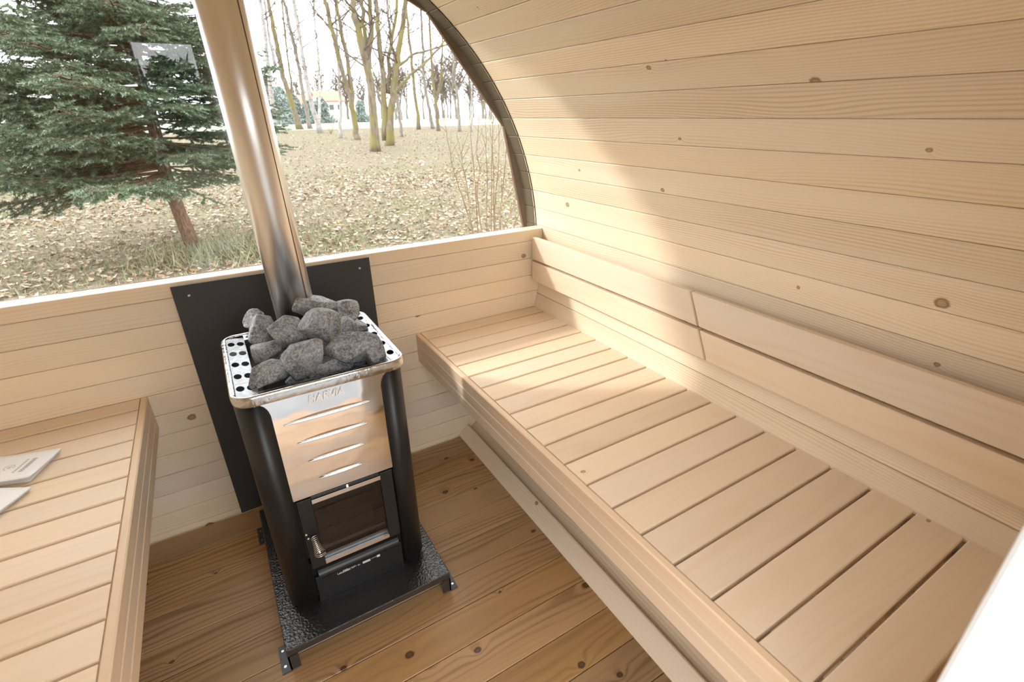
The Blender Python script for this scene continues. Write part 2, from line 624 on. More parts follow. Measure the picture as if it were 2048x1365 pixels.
# ------------------------------------------------------------------ back wall with the open doorway the camera stands in
wall_back = empty('wall_back', (0, -1.75, 0), kind='structure')
bz = [-.03 + .0757 * i for i in range(24)]
DX, DT = .345, 1.75
for z0, z1 in zip(bz[:-1], bz[1:]):
    z1 = min(z1, 2.0)
    if z0 >= DT - .04:
        wall_board(max(z0, DT), z1, -1.78, -1.722, wall_back, face=1) if z1 > DT else None
    else:
        wall_board(z0, min(z1, DT), -1.78, -1.722, wall_back, xb=-DX, face=1, xa=None)
        wall_board(z0, min(z1, DT), -1.78, -1.722, wall_back, xa=DX, face=1, xb=None)
for z0 in (bz[23], bz[23] + .0757):
    wall_board(z0, z0 + .0757, -1.78, -1.722, wall_back, face=1)
wall_board(bz[23] + .1514, ZC + R - .006, -1.78, -1.722, wall_back, face=1)
door1 = empty('door_1', (0, -1.76, 0), kind='structure')
part('jamb', box(.300, .344, -1.800, -1.713, 0.001, 1.71), 'white_paint', door1, bevel=.004)
part('jamb', box(-.344, -.300, -1.800, -1.713, 0.001, 1.71), 'white_paint', door1, bevel=.004)
part('head', box(-.344, .344, -1.800, -1.713, 1.711, 1.749), 'white_paint', door1, bevel=.004)

# ------------------------------------------------------------------ benches
HB, XB = .547, .4475
NS = 19


def bench(side):
    lab = ('light wooden slatted bench along the right wall, under the backrests' if side > 0 else
           'light wooden slatted bench in the lower left, with white booklets on it')
    e = empty('sauna_bench', (side * .73, -.85, .424), lab, 'bench', 'facing benches')
    # front: three stacked strips
    L = 1.706
    for i in range(3):
        z1 = HB - i * .041
        th = .0185 if i == 0 else .0185
        board('fascia_board', board_mesh(L, .0402, .0185, .0028), 'alder_edge',
              (side * XB, -.8535, z1 - .0205), (0, 1, 0), (-side, 0, 0), e)
    x_in, x_out = XB + .0195, 1.013
    Ls = x_out - x_in
    sm = board_mesh(Ls, .0818, .022, .0022)
    s0 = board_mesh(Ls, .0705, .022, .0022)
    cx = side * (x_in + x_out) / 2
    board('slat', s0, 'alder', (cx, -.0358, HB), (1, 0, 0), (0, 0, 1), e)
    for k in range(NS - 1):
        yc = -.0752 - .0035 - .0888 * (k + .5) + .0018
        board('slat', sm, 'alder', (cx, yc, HB - .0004 * rnd.random()), (1, 0, 0), (0, 0, 1), e)
    bm = board_mesh(1.70, .035, .06, .001)
    for xx in (.50, .73, .955):
        board('bearer', bm, 'alder_edge', (side * xx, -.8535, HB - .0225), (0, 1, 0), (0, 0, 1), e)
    return e


bench(1)
bench(-1)

# ------------------------------------------------------------------ backrests on the right wall
def backrest(y_a, y_b, slant_a, slant_b, lab):
    """two long boards on short battens; ends cut on the slant; Y runs from y_a (near the end wall) to y_b"""
    e = empty('backrest', (1.0, (y_a + y_b) / 2, .68), lab, 'backrest', 'backrests above the right bench')
    XF = .992
    for z0, z1 in ((.678, .761), (.771, .865)):
        def yy(yb, sl, z): return yb + sl * (z - .865)
        P = [(yy(y_a, slant_a, z0), z0), (yy(y_a, slant_a, z1), z1), (yy(y_b, slant_b, z1), z1), (yy(y_b, slant_b, z0), z0)]
        tilt = .0
        V = []
        for xx, ins in ((XF, .002), (XF + .002, 0), (XF + .018, 0)):
            for i, (y_, z_) in enumerate(P):
                sy = -1 if i < 2 else 1
                sz = 1 if i in (0, 3) else -1
                V.append((xx, y_ + sy * ins, z_ + sz * ins))
        F = [(0, 3, 2, 1)]
        for r in (0, 4):
            F += [(r + i, r + (i + 1) % 4, r + 4 + (i + 1) % 4, r + 4 + i) for i in range(4)]
        F.append((8, 9, 10, 11))
        o = part('back_board', (V, F), 'alder', e)
        for vx in o.data.vertices:          # texture frame: local X along the board
            x_, y_, z_ = vx.co
            vx.co = (y_, z_, x_)
        o.rotation_euler = Matrix(((0, 0, 1), (1, 0, 0), (0, 1, 0))).to_euler()
    for yb in (y_a - .05 if y_a > -.5 else y_a - .10, (y_a + y_b) / 2, y_b + .06):
        w = .035
        part('batten', box(XF + .0182, XF + .040, yb - w, yb, .690, .850), 'batten', e)
    return e


backrest(-.012, -.846, 0.0, .46, 'two-board wooden backrest on the right wall, in the corner by the window')
backrest(-.853, -1.70, .46, 0.0, 'two-board wooden backrest on the right wall, nearer the white door frame')

# ------------------------------------------------------------------ heat shield behind the stove
hs = empty('heat_shield', (0, -.012, 0), 'flat black metal sheet standing on the wall behind the stove', 'heat shield')
part('sheet', box(-.2995, .3005, -.016, -.012, .002, .885), 'black_sheet', hs)
for x_ in (-.258, .262):
    part('screw', lathe([(.0045, 0), (.0042, .0012), (.0025, .002)], (x_, -.0161, .851), 12, 'y'), 'screw_metal', hs, smooth=False)
for x_ in (-.258, .262):
    part('spacer', lathe([(.006, 0), (.006, .0115)], (x_, -.0003, .851), 10, 'y'), 'black_matt', hs)
    part('spacer', lathe([(.006, 0), (.006, .0115)], (x_, -.0003, .05), 10, 'y'), 'black_matt', hs)

# ------------------------------------------------------------------ stove stand
PZ = .079
st = empty('stove_stand', (-.005, -.43, 0), 'low black hammered steel platform on four feet under the stove', 'stand')
px0, px1, py0, py1 = -.238, .228, -.730, -.135
tp = [(px0, py0, PZ), (px1, py0, PZ), (px1, py1, PZ), (px0, py1, PZ), (px0, py0, PZ - .024), (px1, py0, PZ - .024), (px1, py1, PZ - .024), (px0, py1, PZ - .024)]
part('platform', (tp, [(0, 1, 2, 3), (0, 4, 5, 1), (1, 5, 6, 2), (2, 6, 7, 3), (3, 7, 4, 0), (7, 6, 5, 4)]), 'hammered_black', st, bevel=.002)
for sx, x_ in ((-1, px0), (1, px1)):
    for sy, y_ in ((-1, py0), (1, py1)):
        xa, xb = sorted((x_, x_ - sx * .026))
        ya, yb = sorted((y_, y_ - sy * .085))
        side = box(*sorted((x_, x_ - sx * .004)), ya, yb, .0045, PZ - .0245)
        frontp = box(xa, xb, *sorted((y_, y_ - sy * .004)), .0045, PZ - .0245)
        leg = part('leg', join(side, frontp), 'hammered_black', st)
        tab = part('foot_tab', box(*sorted((x_ - sx * .004, x_ + sx * .022)), ya, yb, .0008, .0043), 'hammered_grey', leg)
        for q in (.018, .067):
            part('screw', lathe([(.004, 0), (.0036, .0012)], (x_ + sx * .012, y_ - sy * q, .0044), 10), 'screw_metal', leg)

# ------------------------------------------------------------------ stove
SX, YF, YB = -.004, -.640, -.262
ZT = .790
stove = empty('sauna_stove', (SX, -.45, PZ), 'black and chrome wood-burning sauna stove heaped with grey stones', 'stove')
HWs = .197


def fx(x): return SX + x


# black side covers: sheet wrapping round the front corner, top inner corner rounded
def cover(s):
    rad = .058
    path = [(-HWs, YB), (-HWs, -.5), (-HWs, YF + rad - .004)]
    for i in range(1, 11):
        w = math.pi / 2 * i / 10
        path.append((-HWs + rad - rad * math.cos(w), YF + rad - .004 - rad * math.sin(w)))
    for i in range(1, 9):
        path.append((-HWs + rad + (.069 - rad) * 0 + i * (.195 - .129 - rad) / 8 if False else -HWs + rad + i * .0012, YF - .004))
    path.append((-HWs + rad + .0100, YF + .030))
    path = np.array(path)
    # arc length from the inner front edge, for the rounded top
    idx_in = len(path) - 2
    V, F = [], []
    rr = .045
    for i, (x_, y_) in enumerate(path):
        dd = np.sum(np.hypot(*np.diff(path[min(i, idx_in):idx_in + 1], axis=0).T)) if i < idx_in else 0
        zt = .764
        if dd < rr:
            zt = .764 - rr + math.sqrt(max(rr * rr - (rr - dd) ** 2, 0))
        zb = .100
        if i < 12: pass
        V += [(SX + s * -x_ if s > 0 else SX + x_, y_, zb), (SX + s * -x_ if s > 0 else SX + x_, y_, zt)]
    for i in range(len(path) - 1):
        F.append((2 * i, 2 * i + 2, 2 * i + 3, 2 * i + 1))
    return V, F


for s in (-1, 1):
    part('side_cover', cover(s), 'black_enamel', stove, smooth=True, solid=.0024)
# firebox body behind the covers: back, bottom and the smoke chamber above the door
part('firebox', join(box(fx(-.186), fx(.186), -.300, -.268, .100, .740), box(fx(-.186), fx(-.13), -.58, -.300, .100, .740),
                     box(fx(.13), fx(.186), -.58, -.300, .100, .740), box(fx(-.13), fx(.13), -.62, -.300, .100, .225),
                     box(fx(-.13), fx(.13), -.60, -.300, .462, .690)), 'black_matt', stove)
part('plinth', box(fx(-.15), fx(.15), -.60, -.29, PZ + .0005, .0998), 'black_matt', stove)
# fire chamber seen through the glass
part('fire_chamber', join(box(fx(-.12), fx(.12), -.312, -.302, .226, .461), box(fx(-.129), fx(-.12), -.60, -.302, .226, .461),
                          box(fx(.12), fx(.129), -.60, -.302, .226, .461)), 'firebrick', stove)
gr = part('grate', prism([(-.56, .232), (-.545, .285), (-.540, .285), (-.553, .230)], 0, fx(-.075), fx(.075)), 'soot', stove)
for i in range(5):
    part('air_hole', lathe([(.0065, 0), (.0065, .0015)], (fx(-.05 + .025 * i), -.5545, .262), 10, 'y'), 'gasket', gr)
part('grate_rail', box(fx(-.11), fx(.11), -.615, -.607, .250, .262), 'steel_brushed', stove)

# chrome front panel, gently curved, flared behind the covers at the top
zz = [.464, .50, .55, .60, .65, .70, .73, .75, .765, .780]


def py_(z):
    u = (z - .469) / .311
    return YF - .003 + .0012 * math.sin(math.pi * u)


def lens_cell(x0, x1, z0, z1, xa, xb, zl, hu, hd, n=48):
    """flat band of the panel with a lens-shaped opening"""
    V, F = [], []
    cx_, hw = (xa + xb) / 2, (xb - xa) / 2
    for i in range(n):
        w = 2 * math.pi * (i + .5) / n
        c_, s_ = math.cos(w), math.sin(w)
        k = 1 / max(abs(c_), abs(s_))
        ox, oz = (c_ * k + 1) / 2, (s_ * k + 1) / 2
        X_, Z_ = x0 + (x1 - x0) * ox, z0 + (z1 - z0) * oz
        V.append((fx(X_), py_(Z_), Z_))
        Z_ = zl + (hu if s_ > 0 else hd) * s_ * abs(s_) ** .35
        V.append((fx(cx_ + hw * c_), py_(Z_), Z_))
    for i in range(n):
        j = (i + 1) % n
        F.append((2 * i, 2 * j, 2 * j + 1, 2 * i + 1))
    for q, (u, v) in enumerate(((x1, z1), (x0, z1), (x0, z0), (x1, z0))):
        i = int((45 + 90 * q) / 360 * n - .5)
        V.append((fx(u), py_(v), v))
        F.append((2 * i, len(V) - 1, 2 * ((i + 1) % n)))
    return V, F


LOUV = ((-.108, .095, .687, .6575, .7025), (-.089, .080, .627, .598, .6575), (-.074, .064, .568, .539, .598), (-.059, .051, .510, .464, .539))
HU, HD = .0095, .0040
V, F = [], []
xs = np.linspace(-1, 1, 15)
zz = [.7025, .715, .73, .745, .757, .768, .782]
for z in zz:
    half = .1325 + (.160 - .1325) * min(max((z - .7025) / .058, 0), 1)
    for x_ in xs:
        V.append((fx(x_ * half), py_(z), z))
nx = len(xs)
for i in range(len(zz) - 1):
    for j in range(nx - 1):
        F.append((i * nx + j, i * nx + j + 1, (i + 1) * nx + j + 1, (i + 1) * nx + j))
panel = part('front_panel', join((V, F), *[lens_cell(-.1325, .1325, z0, z1, xa, xb, zl, HU, HD) for xa, xb, zl, z0, z1 in LOUV]), 'chrome', stove)
# four louvres: pressed-in slits, each shorter than the one above, with a bright lower lip
for xa, xb, zl, z0, z1 in LOUV:
    n = 28
    up, dp_, lo = [], [], []
    for i in range(n + 1):
        w = math.pi * (1 - i / n)
        x_ = fx((xa + xb) / 2 + (xb - xa) / 2 * math.cos(w))
        q = math.sin(w) ** 1.35
        up.append((x_, py_(zl + HU * q), zl + HU * q))
        dp_.append((x_, py_(zl) + .0028 * q, zl - (HD - .0008) * q))
        lo.append((x_, py_(zl - HD * q), zl - HD * q))
    V = up + dp_ + lo
    F = [(i, i + 1, n + 2 + i, n + 1 + i) for i in range(n)] + [(n + 1 + i, n + 2 + i, 2 * n + 3 + i, 2 * n + 2 + i) for i in range(n)]
    lv = part('louvre', (V, F), 'chrome', panel)
    part('louvre_lip', tube(np.array(lo) + [0, -.0008, -.0003], .0015, 6), 'rim_steel', lv, smooth=True)

# maker's name in raised letters
cu = bpy.data.curves.new('lettering', 'FONT')
cu.body = 'HARVIA'
cu.size = .0275
cu.shear = .22
cu.offset = .0004
cu.extrude = .0022
cu.space_character = 1.02
tmp = bpy.data.objects.new('tmp', cu)
COL.objects.link(tmp)
dg = bpy.context.evaluated_depsgraph_get()
me = bpy.data.meshes.new_from_object(tmp.evaluated_get(dg))
bpy.data.objects.remove(tmp)
cv = np.array([v.co[:] for v in me.vertices])
x0_, x1_ = cv[:, 0].min(), cv[:, 0].max()
cv[:, 0] = (cv[:, 0] - x0_) / (x1_ - x0_) * .083 - .049
zz_ = cv[:, 1] + .7275
vv = np.stack([SX + cv[:, 0] + .004, np.array([py_(z) for z in zz_]) - .0018 - cv[:, 2], zz_], 1)
part('lettering', (vv, [tuple(p.vertices) for p in me.polygons]), 'letter_white', panel)

# door
door = part('door', join(box(fx(-.124), fx(-.088), -.646, -.626, .226, .460), box(fx(.090), fx(.124), -.646, -.626, .226, .460),
                         box(fx(-.0878), fx(.0898), -.641, -.626, .4555, .460), box(fx(-.0878), fx(.0898), -.641, -.626, .226, .2315)),
            'black_enamel', stove, bevel=.0015)
part('door_trim', box(fx(-.088), fx(.090), -.6495, -.6415, .4425, .4555), 'chrome', door)
part('door_trim', box(fx(-.088), fx(.090), -.6495, -.6415, .2315, .2430), 'chrome', door)
part('door_glass', box(fx(-.0875), fx(.0895), -.6405, -.6365, .2315, .4555), 'stove_glass', door)
# coiled wire knob
pts, tn = [], 10
for i in range(tn * 14 + 1):
    u = i / (tn * 14)
    w = 2 * math.pi * tn * u
    r_ = .0075 + .0075 * max(0, (u - .35) / .65) ** 1.1 - (.004 * max(0, (u - .93) / .07))
    ax = np.array([fx(-.103), -.651, .338]) + np.array([.10, -.95, -.30]) * (.054 * u)
    pts.append(ax + r_ * (math.cos(w) * np.array([1.0, .10, 0]) + math.sin(w) * np.array([0, -.30, .95])))
part('door_knob', tube(pts, .00155, 6), 'screw_metal', door, smooth=True)
part('knob_pin', tube([(fx(-.103), -.646, .338), (fx(-.099), -.698, .322)], .0032, 8), 'screw_metal', door, smooth=True)
for q in ((-.119, .356), (-.116, .341)):
    part('latch_bead', lathe([(.001, 0), (.0035, .001), (.0045, .004), (.003, .008), (.0008, .009)], (fx(q[0]), -.6462, q[1]), 12, 'y'), 'screw_metal', door, smooth=True)
part('door_bolt', lathe([(.003, 0), (.0028, .0015)], (fx(.004), -.6412, .4578), 8, 'y'), 'screw_metal', door)

# ash drawer: rounded handle roll, front with printed strip
roll = [(-.632, .181)] + [(-.632 - .024 * math.sin(math.pi * i / 10), .200 - .019 * math.cos(math.pi * i / 10)) for i in range(11)] + [(-.632, .219)]
dr = part('ash_drawer', box(fx(-.124), fx(.124), -.634, -.6205, .104, .180), 'black_enamel', stove, bevel=.0015)
part('handle_roll', prism(roll, 0, fx(-.113), fx(.113)), 'black_enamel', dr, smooth=False)
lab = []
rl = random.Random(3)
def ink(x0, x1, z0, z1): lab.append(box(fx(x0), fx(x1), -.6347, -.6341, z0, z1))
zL = .160
ink(-.066, -.0655, zL, zL + .008); ink(-.066, -.030, zL - .0003, zL + .0004); ink(-.030, -.0295, zL, zL + .008)
for i in range(9):
    xx = -.062 + i * .0016; ink(xx, xx + .0009, zL + .001, zL + .002 + .004 * rl.random())
for i in range(5): ink(-.050 + .0012 * i, -.0493 + .0012 * i, zL + .002 + .001 * rl.random(), zL + .006 + .002 * rl.random())
for i in range(3): ink(-.046, -.031, zL + .0012 + .0012 * i, zL + .0018 + .0012 * i)
ink(-.044, -.036, zL + .006, zL + .0072)
for i in range(8):
    xx = -.027 + i * .0019; ink(xx, xx + .0011, zL + .003 * rl.random(), zL + .004 + .003 * rl.random())
for i in range(5): ink(-.008 + .0014 * i, -.0070 + .0014 * i, zL + .001, zL + .002 + .004 * rl.random())
for i in range(6): ink(.006, .026 + .003 * rl.random(), zL + .0013 * i, zL + .0008 + .0013 * i)
ink(.028, .048, zL + .0052, zL + .0058)
ink(.048, .057, zL + .001, zL + .009)
part('printed_label', join(*lab), 'white_print', dr)
part('base_front', box(fx(-.124), fx(.124), -.628, -.602, PZ + .0008, .1005), 'black_enamel', stove)

# stone basket rim: rounded outer lip, side flanges with oval holes, slotted front
HX, YA, YBk = .199, -.664, -.258


def rrect(hx, ya, yb, r, z, n=7):
    out = []
    for cx_, cy_, w0 in ((hx - r, yb - r, 0), (-hx + r, yb - r, 90), (-hx + r, ya + r, 180), (hx - r, ya + r, 270)):
        for i in range(n):
            w = math.radians(w0 + 90 * i / (n - 1))
            out.append((SX + cx_ + r * math.cos(w), cy_ + r * math.sin(w), z))
    return out


rings_ = [rrect(HX - .001, YA + .001, YBk - .001, .042, .7645), rrect(HX, YA, YBk, .042, .770), rrect(HX, YA, YBk, .042, .784),
          rrect(HX - .002, YA + .002, YBk - .002, .040, .7885), rrect(HX - .005, YA + .005, YBk - .005, .037, ZT),
          rrect(HX - .010, YA + .009, YBk - .009, .030, .7885), rrect(HX - .014, YA + .012, YBk - .012, .008, .7865)]
V = [p for r_ in rings_ for p in r_]
nr = len(rings_[0])
F = []
for i in range(len(rings_) - 1):
    for k in range(nr):
        F.append((i * nr + k, i * nr + (k + 1) % nr, (i + 1) * nr + (k + 1) % nr, (i + 1) * nr + k))
rim = part('basket_rim', (V, F), 'rim_steel', stove, smooth=True)


def cell(P00, P10, P11, P01, fu, fv, n=16, cu_=.5, cv_=.5):
    """quad with an oval hole: P(u,v) bilinear; hole half sizes fu,fv in parameter space"""
    P00, P10, P11, P01 = map(np.array, (P00, P10, P11, P01))
    def P(u, v): return P00 * (1 - u) * (1 - v) + P10 * u * (1 - v) + P11 * u * v + P01 * (1 - u) * v
    V, F = [], []
    for i in range(n):
        w = 2 * math.pi * (i + .5) / n
        c_, s_ = math.cos(w), math.sin(w)
        k = .5 / max(abs(c_), abs(s_))
        V.append(P(.5 + k * c_, .5 + k * s_))
        V.append(P(cu_ + fu * c_, cv_ + fv * s_))
    for i in range(n):
        j = (i + 1) % n
        F.append((2 * i, 2 * j, 2 * j + 1, 2 * i + 1))
    for i in range(n):                     # square corners
        j = (i + 1) % n
        if (i + .5) % (n / 4) > 0 and int((i + .5) / (n / 4) + .5) != int((j + .5) / (n / 4) + .5) if False else False:
            pass
    # corner triangles
    for q, (u, v) in enumerate(((1, 1), (0, 1), (0, 0), (1, 0))):
        a = math.radians(45 + 90 * q)
        i = int((a / (2 * math.pi) * n) - .5)
        V.append(P(u, v))
        F.append((2 * i, len(V) - 1, 2 * ((i + 1) % n)))
    return V, F


XI, YIa, YIb = .142, -.628, -.296
for s in (-1, 1):
    cells = []
    xo, xi = s * (HX - .0135), s * XI
    ya, yb = YA + .012, YBk - .012
    for r_ in range(5):
        for c_ in range(2):
            y0_, y1_ = ya + (yb - ya) * (.03 + .94 * r_ / 5), ya + (yb - ya) * (.03 + .94 * (r_ + 1) / 5)
            if r_ == 0: y0_ = ya
            if r_ == 4: y1_ = yb
            u0, u1 = c_ / 2, (c_ + 1) / 2
            def XZ(u): return SX + xo + (xi - xo) * u, .7865 - .006 * u
            (xa, za), (xb, zb) = XZ(u0), XZ(u1)
            fvv = .0145 / (y1_ - y0_)
            cells.append(cell((xa, y0_, za), (xb, y0_, zb), (xb, y1_, zb), (xa, y1_, za), .0085 / abs(xb - xa), fvv, 20,
                              cv_=.5 + (.12 if r_ == 0 else -.12 if r_ == 4 else 0)))
    part('rim_flange', join(*cells), 'flange_steel', rim, solid=.0012)
for s, ya, yb in ((-1, YA + .012, YIa), (1, YIb, YBk - .012)):
    cells = []
    for k in range(4):
        xa, xb = -XI + 2 * XI * k / 4, -XI + 2 * XI * (k + 1) / 4
        za, zb = (.7865, .7805) if s < 0 else (.7805, .7865)
        cells.append(cell((fx(xa), ya, za), (fx(xb), ya, za), (fx(xb), yb, zb), (fx(xa), yb, zb), .43, .26, 20))
    part('rim_flange', join(*cells), 'flange_steel', rim, solid=.0012)
# inner wall of the stone basket and its bottom
ri = [rrect(XI, YIa, YIb, .004, .780, 3), rrect(XI - .002, YIa + .002, YIb - .002, .004, .742, 3)]
V = [p for r_ in ri for p in r_]
nr = len(ri[0])
part('basket_wall', (V, [(k, (k + 1) % nr, nr + (k + 1) % nr, nr + k) for k in range(nr)]), 'rim_steel', rim, solid=.001)
part('basket', join(box(fx(-XI), fx(XI), YIa, YIb, .691, .696)), 'soot', stove)

# flue pipe
PIPE = (0.002, -.292)
pb, ptp = np.array([.004, -.292, .700]), np.array([-.030, -.292, 1.872])
pipe = empty('flue_pipe', (PIPE[0], PIPE[1], .70), 'tall brushed steel chimney pipe rising from the back of the stove', 'chimney pipe')
PR = .0535
part('pipe', tube([pb, (pb + ptp) / 2, ptp], PR, 48), 'steel_brushed', pipe, smooth=True)
sa = math.radians(-52)
so = np.array([PR * math.cos(sa), PR * math.sin(sa), 0])
part('seam', tube([pb + so, ptp + so], .0012, 6), 'stained_trim', pipe)
bo = np.array([PR * math.cos(math.radians(-110)), PR * math.sin(math.radians(-110)), 0])
part('roof_collar', tube([ptp + (pb - ptp) * .03, ptp], PR + .02, 32), 'steel_brushed', pipe, smooth=True)

# ------------------------------------------------------------------ sauna stones
def ico(sub=4):
    p = (1 + 5 ** .5) / 2
    V = [(-1, p, 0), (1, p, 0), (-1, -p, 0), (1, -p, 0), (0, -1, p), (0, 1, p), (0, -1, -p), (0, 1, -p), (p, 0, -1), (p, 0, 1), (-p, 0, -1), (-p, 0, 1)]
    V = [np.array(v) / np.linalg.norm(v) for v in V]
    F = [(0, 11, 5), (0, 5, 1), (0, 1, 7), (0, 7, 10), (0, 10, 11), (1, 5, 9), (5, 11, 4), (11, 10, 2), (10, 7, 6), (7, 1, 8),
         (3, 9, 4), (3, 4, 2), (3, 2, 6), (3, 6, 8), (3, 8, 9), (4, 9, 5), (2, 4, 11), (6, 2, 10), (8, 6, 7), (9, 8, 1)]
    for _ in range(sub):
        cache, G = {}, []
        def mid(a, b):
            k = (min(a, b), max(a, b))
            if k not in cache:
                m_ = V[a] + V[b]
                V.append(m_ / np.linalg.norm(m_))
                cache[k] = len(V) - 1
            return cache[k]
        for a, b, c in F:
            x, y_, z = mid(a, b), mid(b, c), mid(c, a)
            G += [(a, x, z), (b, y_, x), (c, z, y_), (x, y_, z)]
        F = G
    return np.array(V), F


IV, IF = ico(4)


def stone(c, size, rot, seed, label):
    g = np.random.default_rng(seed)
    n = g.normal(size=(11, 3))
    n /= np.linalg.norm(n, axis=1)[:, None]
    d = g.uniform(.55, .95, 11)
    dots = IV @ n.T
    rr = np.where(dots > .05, d / np.maximum(dots, .05), 9)
    k = 42.0
    r_ = -np.log(np.exp(-k * rr).sum(1) + math.exp(-k * 1.15)) / k
    # chipped surface
    ph = g.uniform(0, 6.28, (10, 3)); fr = g.normal(size=(10, 3)) * np.linspace(3, 13, 10)[:, None]
    nz_ = sum(np.sin(IV @ fr[i] + ph[i][0]) / (1 + i) for i in range(10))
    r_ = r_ * (1 + .022 * nz_)
    v = IV * r_[:, None]
    v = v / (v.max(0) - v.min(0)) * np.array(size)
    e = Matrix.Rotation(rot[2], 3, 'Z') @ Matrix.Rotation(rot[1], 3, 'Y') @ Matrix.Rotation(rot[0], 3, 'X')
    v = v @ np.array(e).T + np.array(c)
    o = part('sauna_stone', (v, IF), 'stone', smooth=True)
    return tag(o, label, 'stone', 'stones heaped on the stove')


def on(px, py, z):
    d = np.array([(px - W / 2) / FPX, -(py - H / 2) / FPX, 1.0]) @ ROT
    return CAM + d * (z - CAM[2]) / d[2]


ST = [  # pixel of the stone's middle, height, size (x, y, z), rotation, label
    ((622, 618), .845, (.112, .075, .070), (.1, .2, .2), 'long grey stone at the top of the heap, against the steel pipe'),
    ((690, 627), .815, (.082, .080, .062), (.2, -.1, -.4), 'grey stone at the back right of the heap'),
    ((524, 664), .800, (.078, .095, .095), (.1, -.2, .5), 'tall brownish stone at the back left of the heap'),
    ((508, 643), .815, (.048, .050, .055), (.4, .1, .5), 'small dark stone sticking up at the far left of the heap'),
    ((571, 664), .825, (.090, .080, .078), (-.3, .3, .3), 'rounded grey stone in the middle left, in front of the pipe'),
    ((637, 658), .845, (.096, .085, .095), (.5, .2, -.3), 'big pointed stone in the centre of the heap'),
    ((690, 656), .815, (.056, .060, .055), (.1, .6, .2), 'small round stone between the centre stone and the right flange'),
    ((706, 692), .818, (.122, .085, .075), (-.2, .15, -.25), 'wide flat stone at the front right of the heap'),
    ((744, 702), .795, (.055, .062, .070), (.1, .1, .3), 'small stone at the right end against the rim'),
    ((604, 712), .815, (.098, .082, .090), (.3, -.5, .2), 'large pale triangular stone at the front centre'),
    ((527, 706), .795, (.070, .060, .050), (.2, -.3, .4), 'small dark stone at the left above the front corner stone'),
    ((537, 751), .790, (.092, .072, .062), (-.1, .1, .15), 'broad stone in the front left corner of the heap'),
    ((655, 734), .772, (.110, .070, .050), (.1, -.1, .2), 'low dark stone along the front edge, under the flat stone'),
    ((664, 694), .790, (.060, .070, .075), (.3, .2, .7), 'narrow stone wedged below the centre stone'),
    ((716, 655), .786, (.048, .060, .050), (.3, .9, .7), 'dark stone at the far right, half hidden behind the others'),
    ((612, 752), .748, (.090, .070, .045), (.5, .2, .1), 'dark stone deep in the basket behind the front slots'),
    ((560, 715), .762, (.080, .080, .060), (.5, .2, .1), 'shadowed stone deep in the gap at the left of the heap'),
    ((700, 715), .755, (.080, .070, .055), (.2, .6, .1), 'shadowed stone deep under the wide flat stone'),
]
for i, (uv, z, size, rot, labl) in enumerate(ST):
    stone(on(uv[0], uv[1], z), [q * 1.12 for q in size], rot, 40 + i, labl)

# ------------------------------------------------------------------ booklets on the left bench
def booklet(corner, ang, w, h, labl, z0, printed, curl):
    c, s_ = math.cos(ang), math.sin(ang)
    def P(u, v, z): return (corner[0] + u * c - v * s_, corner[1] + u * s_ + v * c, z)
    e = empty('booklet', P(-h / 2, -w / 2, z0), labl, 'booklet', 'booklets on the left bench')
    for li in range(3):
        n = 10
        V, F = [], []
        for i in range(n + 1):
            for j in range(n + 1):
                u, v = -h * i / n, -w * j / n
                lift = curl * li / 2 * (max(0, 1 - i / n) ** 2 * .4 + .6 * (j / n) ** 2) + .0026 * li
                V.append(P(u - .004 * (2 - li), v + .004 * (2 - li) * (j / n), z0 + .0008 + lift))
        for i in range(n):
            for j in range(n):
                F.append((i * (n + 1) + j, i * (n + 1) + j + 1, (i + 1) * (n + 1) + j + 1, (i + 1) * (n + 1) + j))
        sh = part('cover' if li == 2 else 'page', (V, F), 'paper' if li != 1 else 'paper_edge', e, smooth=True, solid=.0012)
        if li == 2 and printed:
            pr = []
            r2 = random.Random(5)
            def zt(u, v): return z0 + .0008 + curl * (max(0, 1 + u / h) ** 2 * .4 + .6 * (-v / w) ** 2) + .0052 + .0009
            def bar(u0, v0, u1, v1):
                zq = max(zt(u0, v0), zt(u1, v1))
                pr.append(([P(u0, v0, zq), P(u1, v0, zq), P(u1, v1, zq), P(u0, v1, zq)], [(0, 1, 2, 3)]))
            for row, (u, hh) in enumerate(((-.046, .010), (-.060, .005))):
                for k in range(9):
                    v = -.032 - k * .0068
                    bar(u, v, u + hh, v - .0042 - .001 * r2.random())
            ring = []
            for k in range(20):
                w0 = 2 * math.pi * k / 20
                for rr_ in (.010, .0115):
                    ring.append(P(-.082 + rr_ * math.cos(w0), -.062 + rr_ * math.sin(w0), zt(-.082, -.062) + .0003))
            pr.append((ring, [(2 * k, 2 * ((k + 1) % 20), 2 * ((k + 1) % 20) + 1, 2 * k + 1) for k in range(20)]))
            bar(-.088, -.058, -.076, -.060); bar(-.086, -.063, -.078, -.066)
            part('print', join(*pr), 'grey_print', sh)
    return e


booklet((-.622, -.222), math.radians(-19), .128, .20, 'white booklet with faint grey print on the left bench', .5478, True, .012)
booklet((-.655, -.376), math.radians(-31), .13, .20, 'plain white booklet on the left bench, cut off by the photo edge', .5478, False, .008)

# ------------------------------------------------------------------ outside: ground, field, leaves, grass
GZ = -.32
g_ = part('ground', ([(-400, -60, GZ), (400, -60, GZ), (400, 500, GZ), (-400, 500, GZ)], [(0, 1, 2, 3)]), 'ground')
tag(g_, kind='structure')
fl = part('field', ([(-300, 72, GZ + .02), (400, 62, GZ + .02), (400, 480, GZ + .02), (-300, 480, GZ + .02)], [(0, 1, 2, 3)]), 'pale_field')
tag(fl, kind='structure')
pv = part('paving', box(-3.0, 3.0, -6.5, -1.9, GZ - .05, GZ + .03), 'paving')
tag(pv, kind='structure')


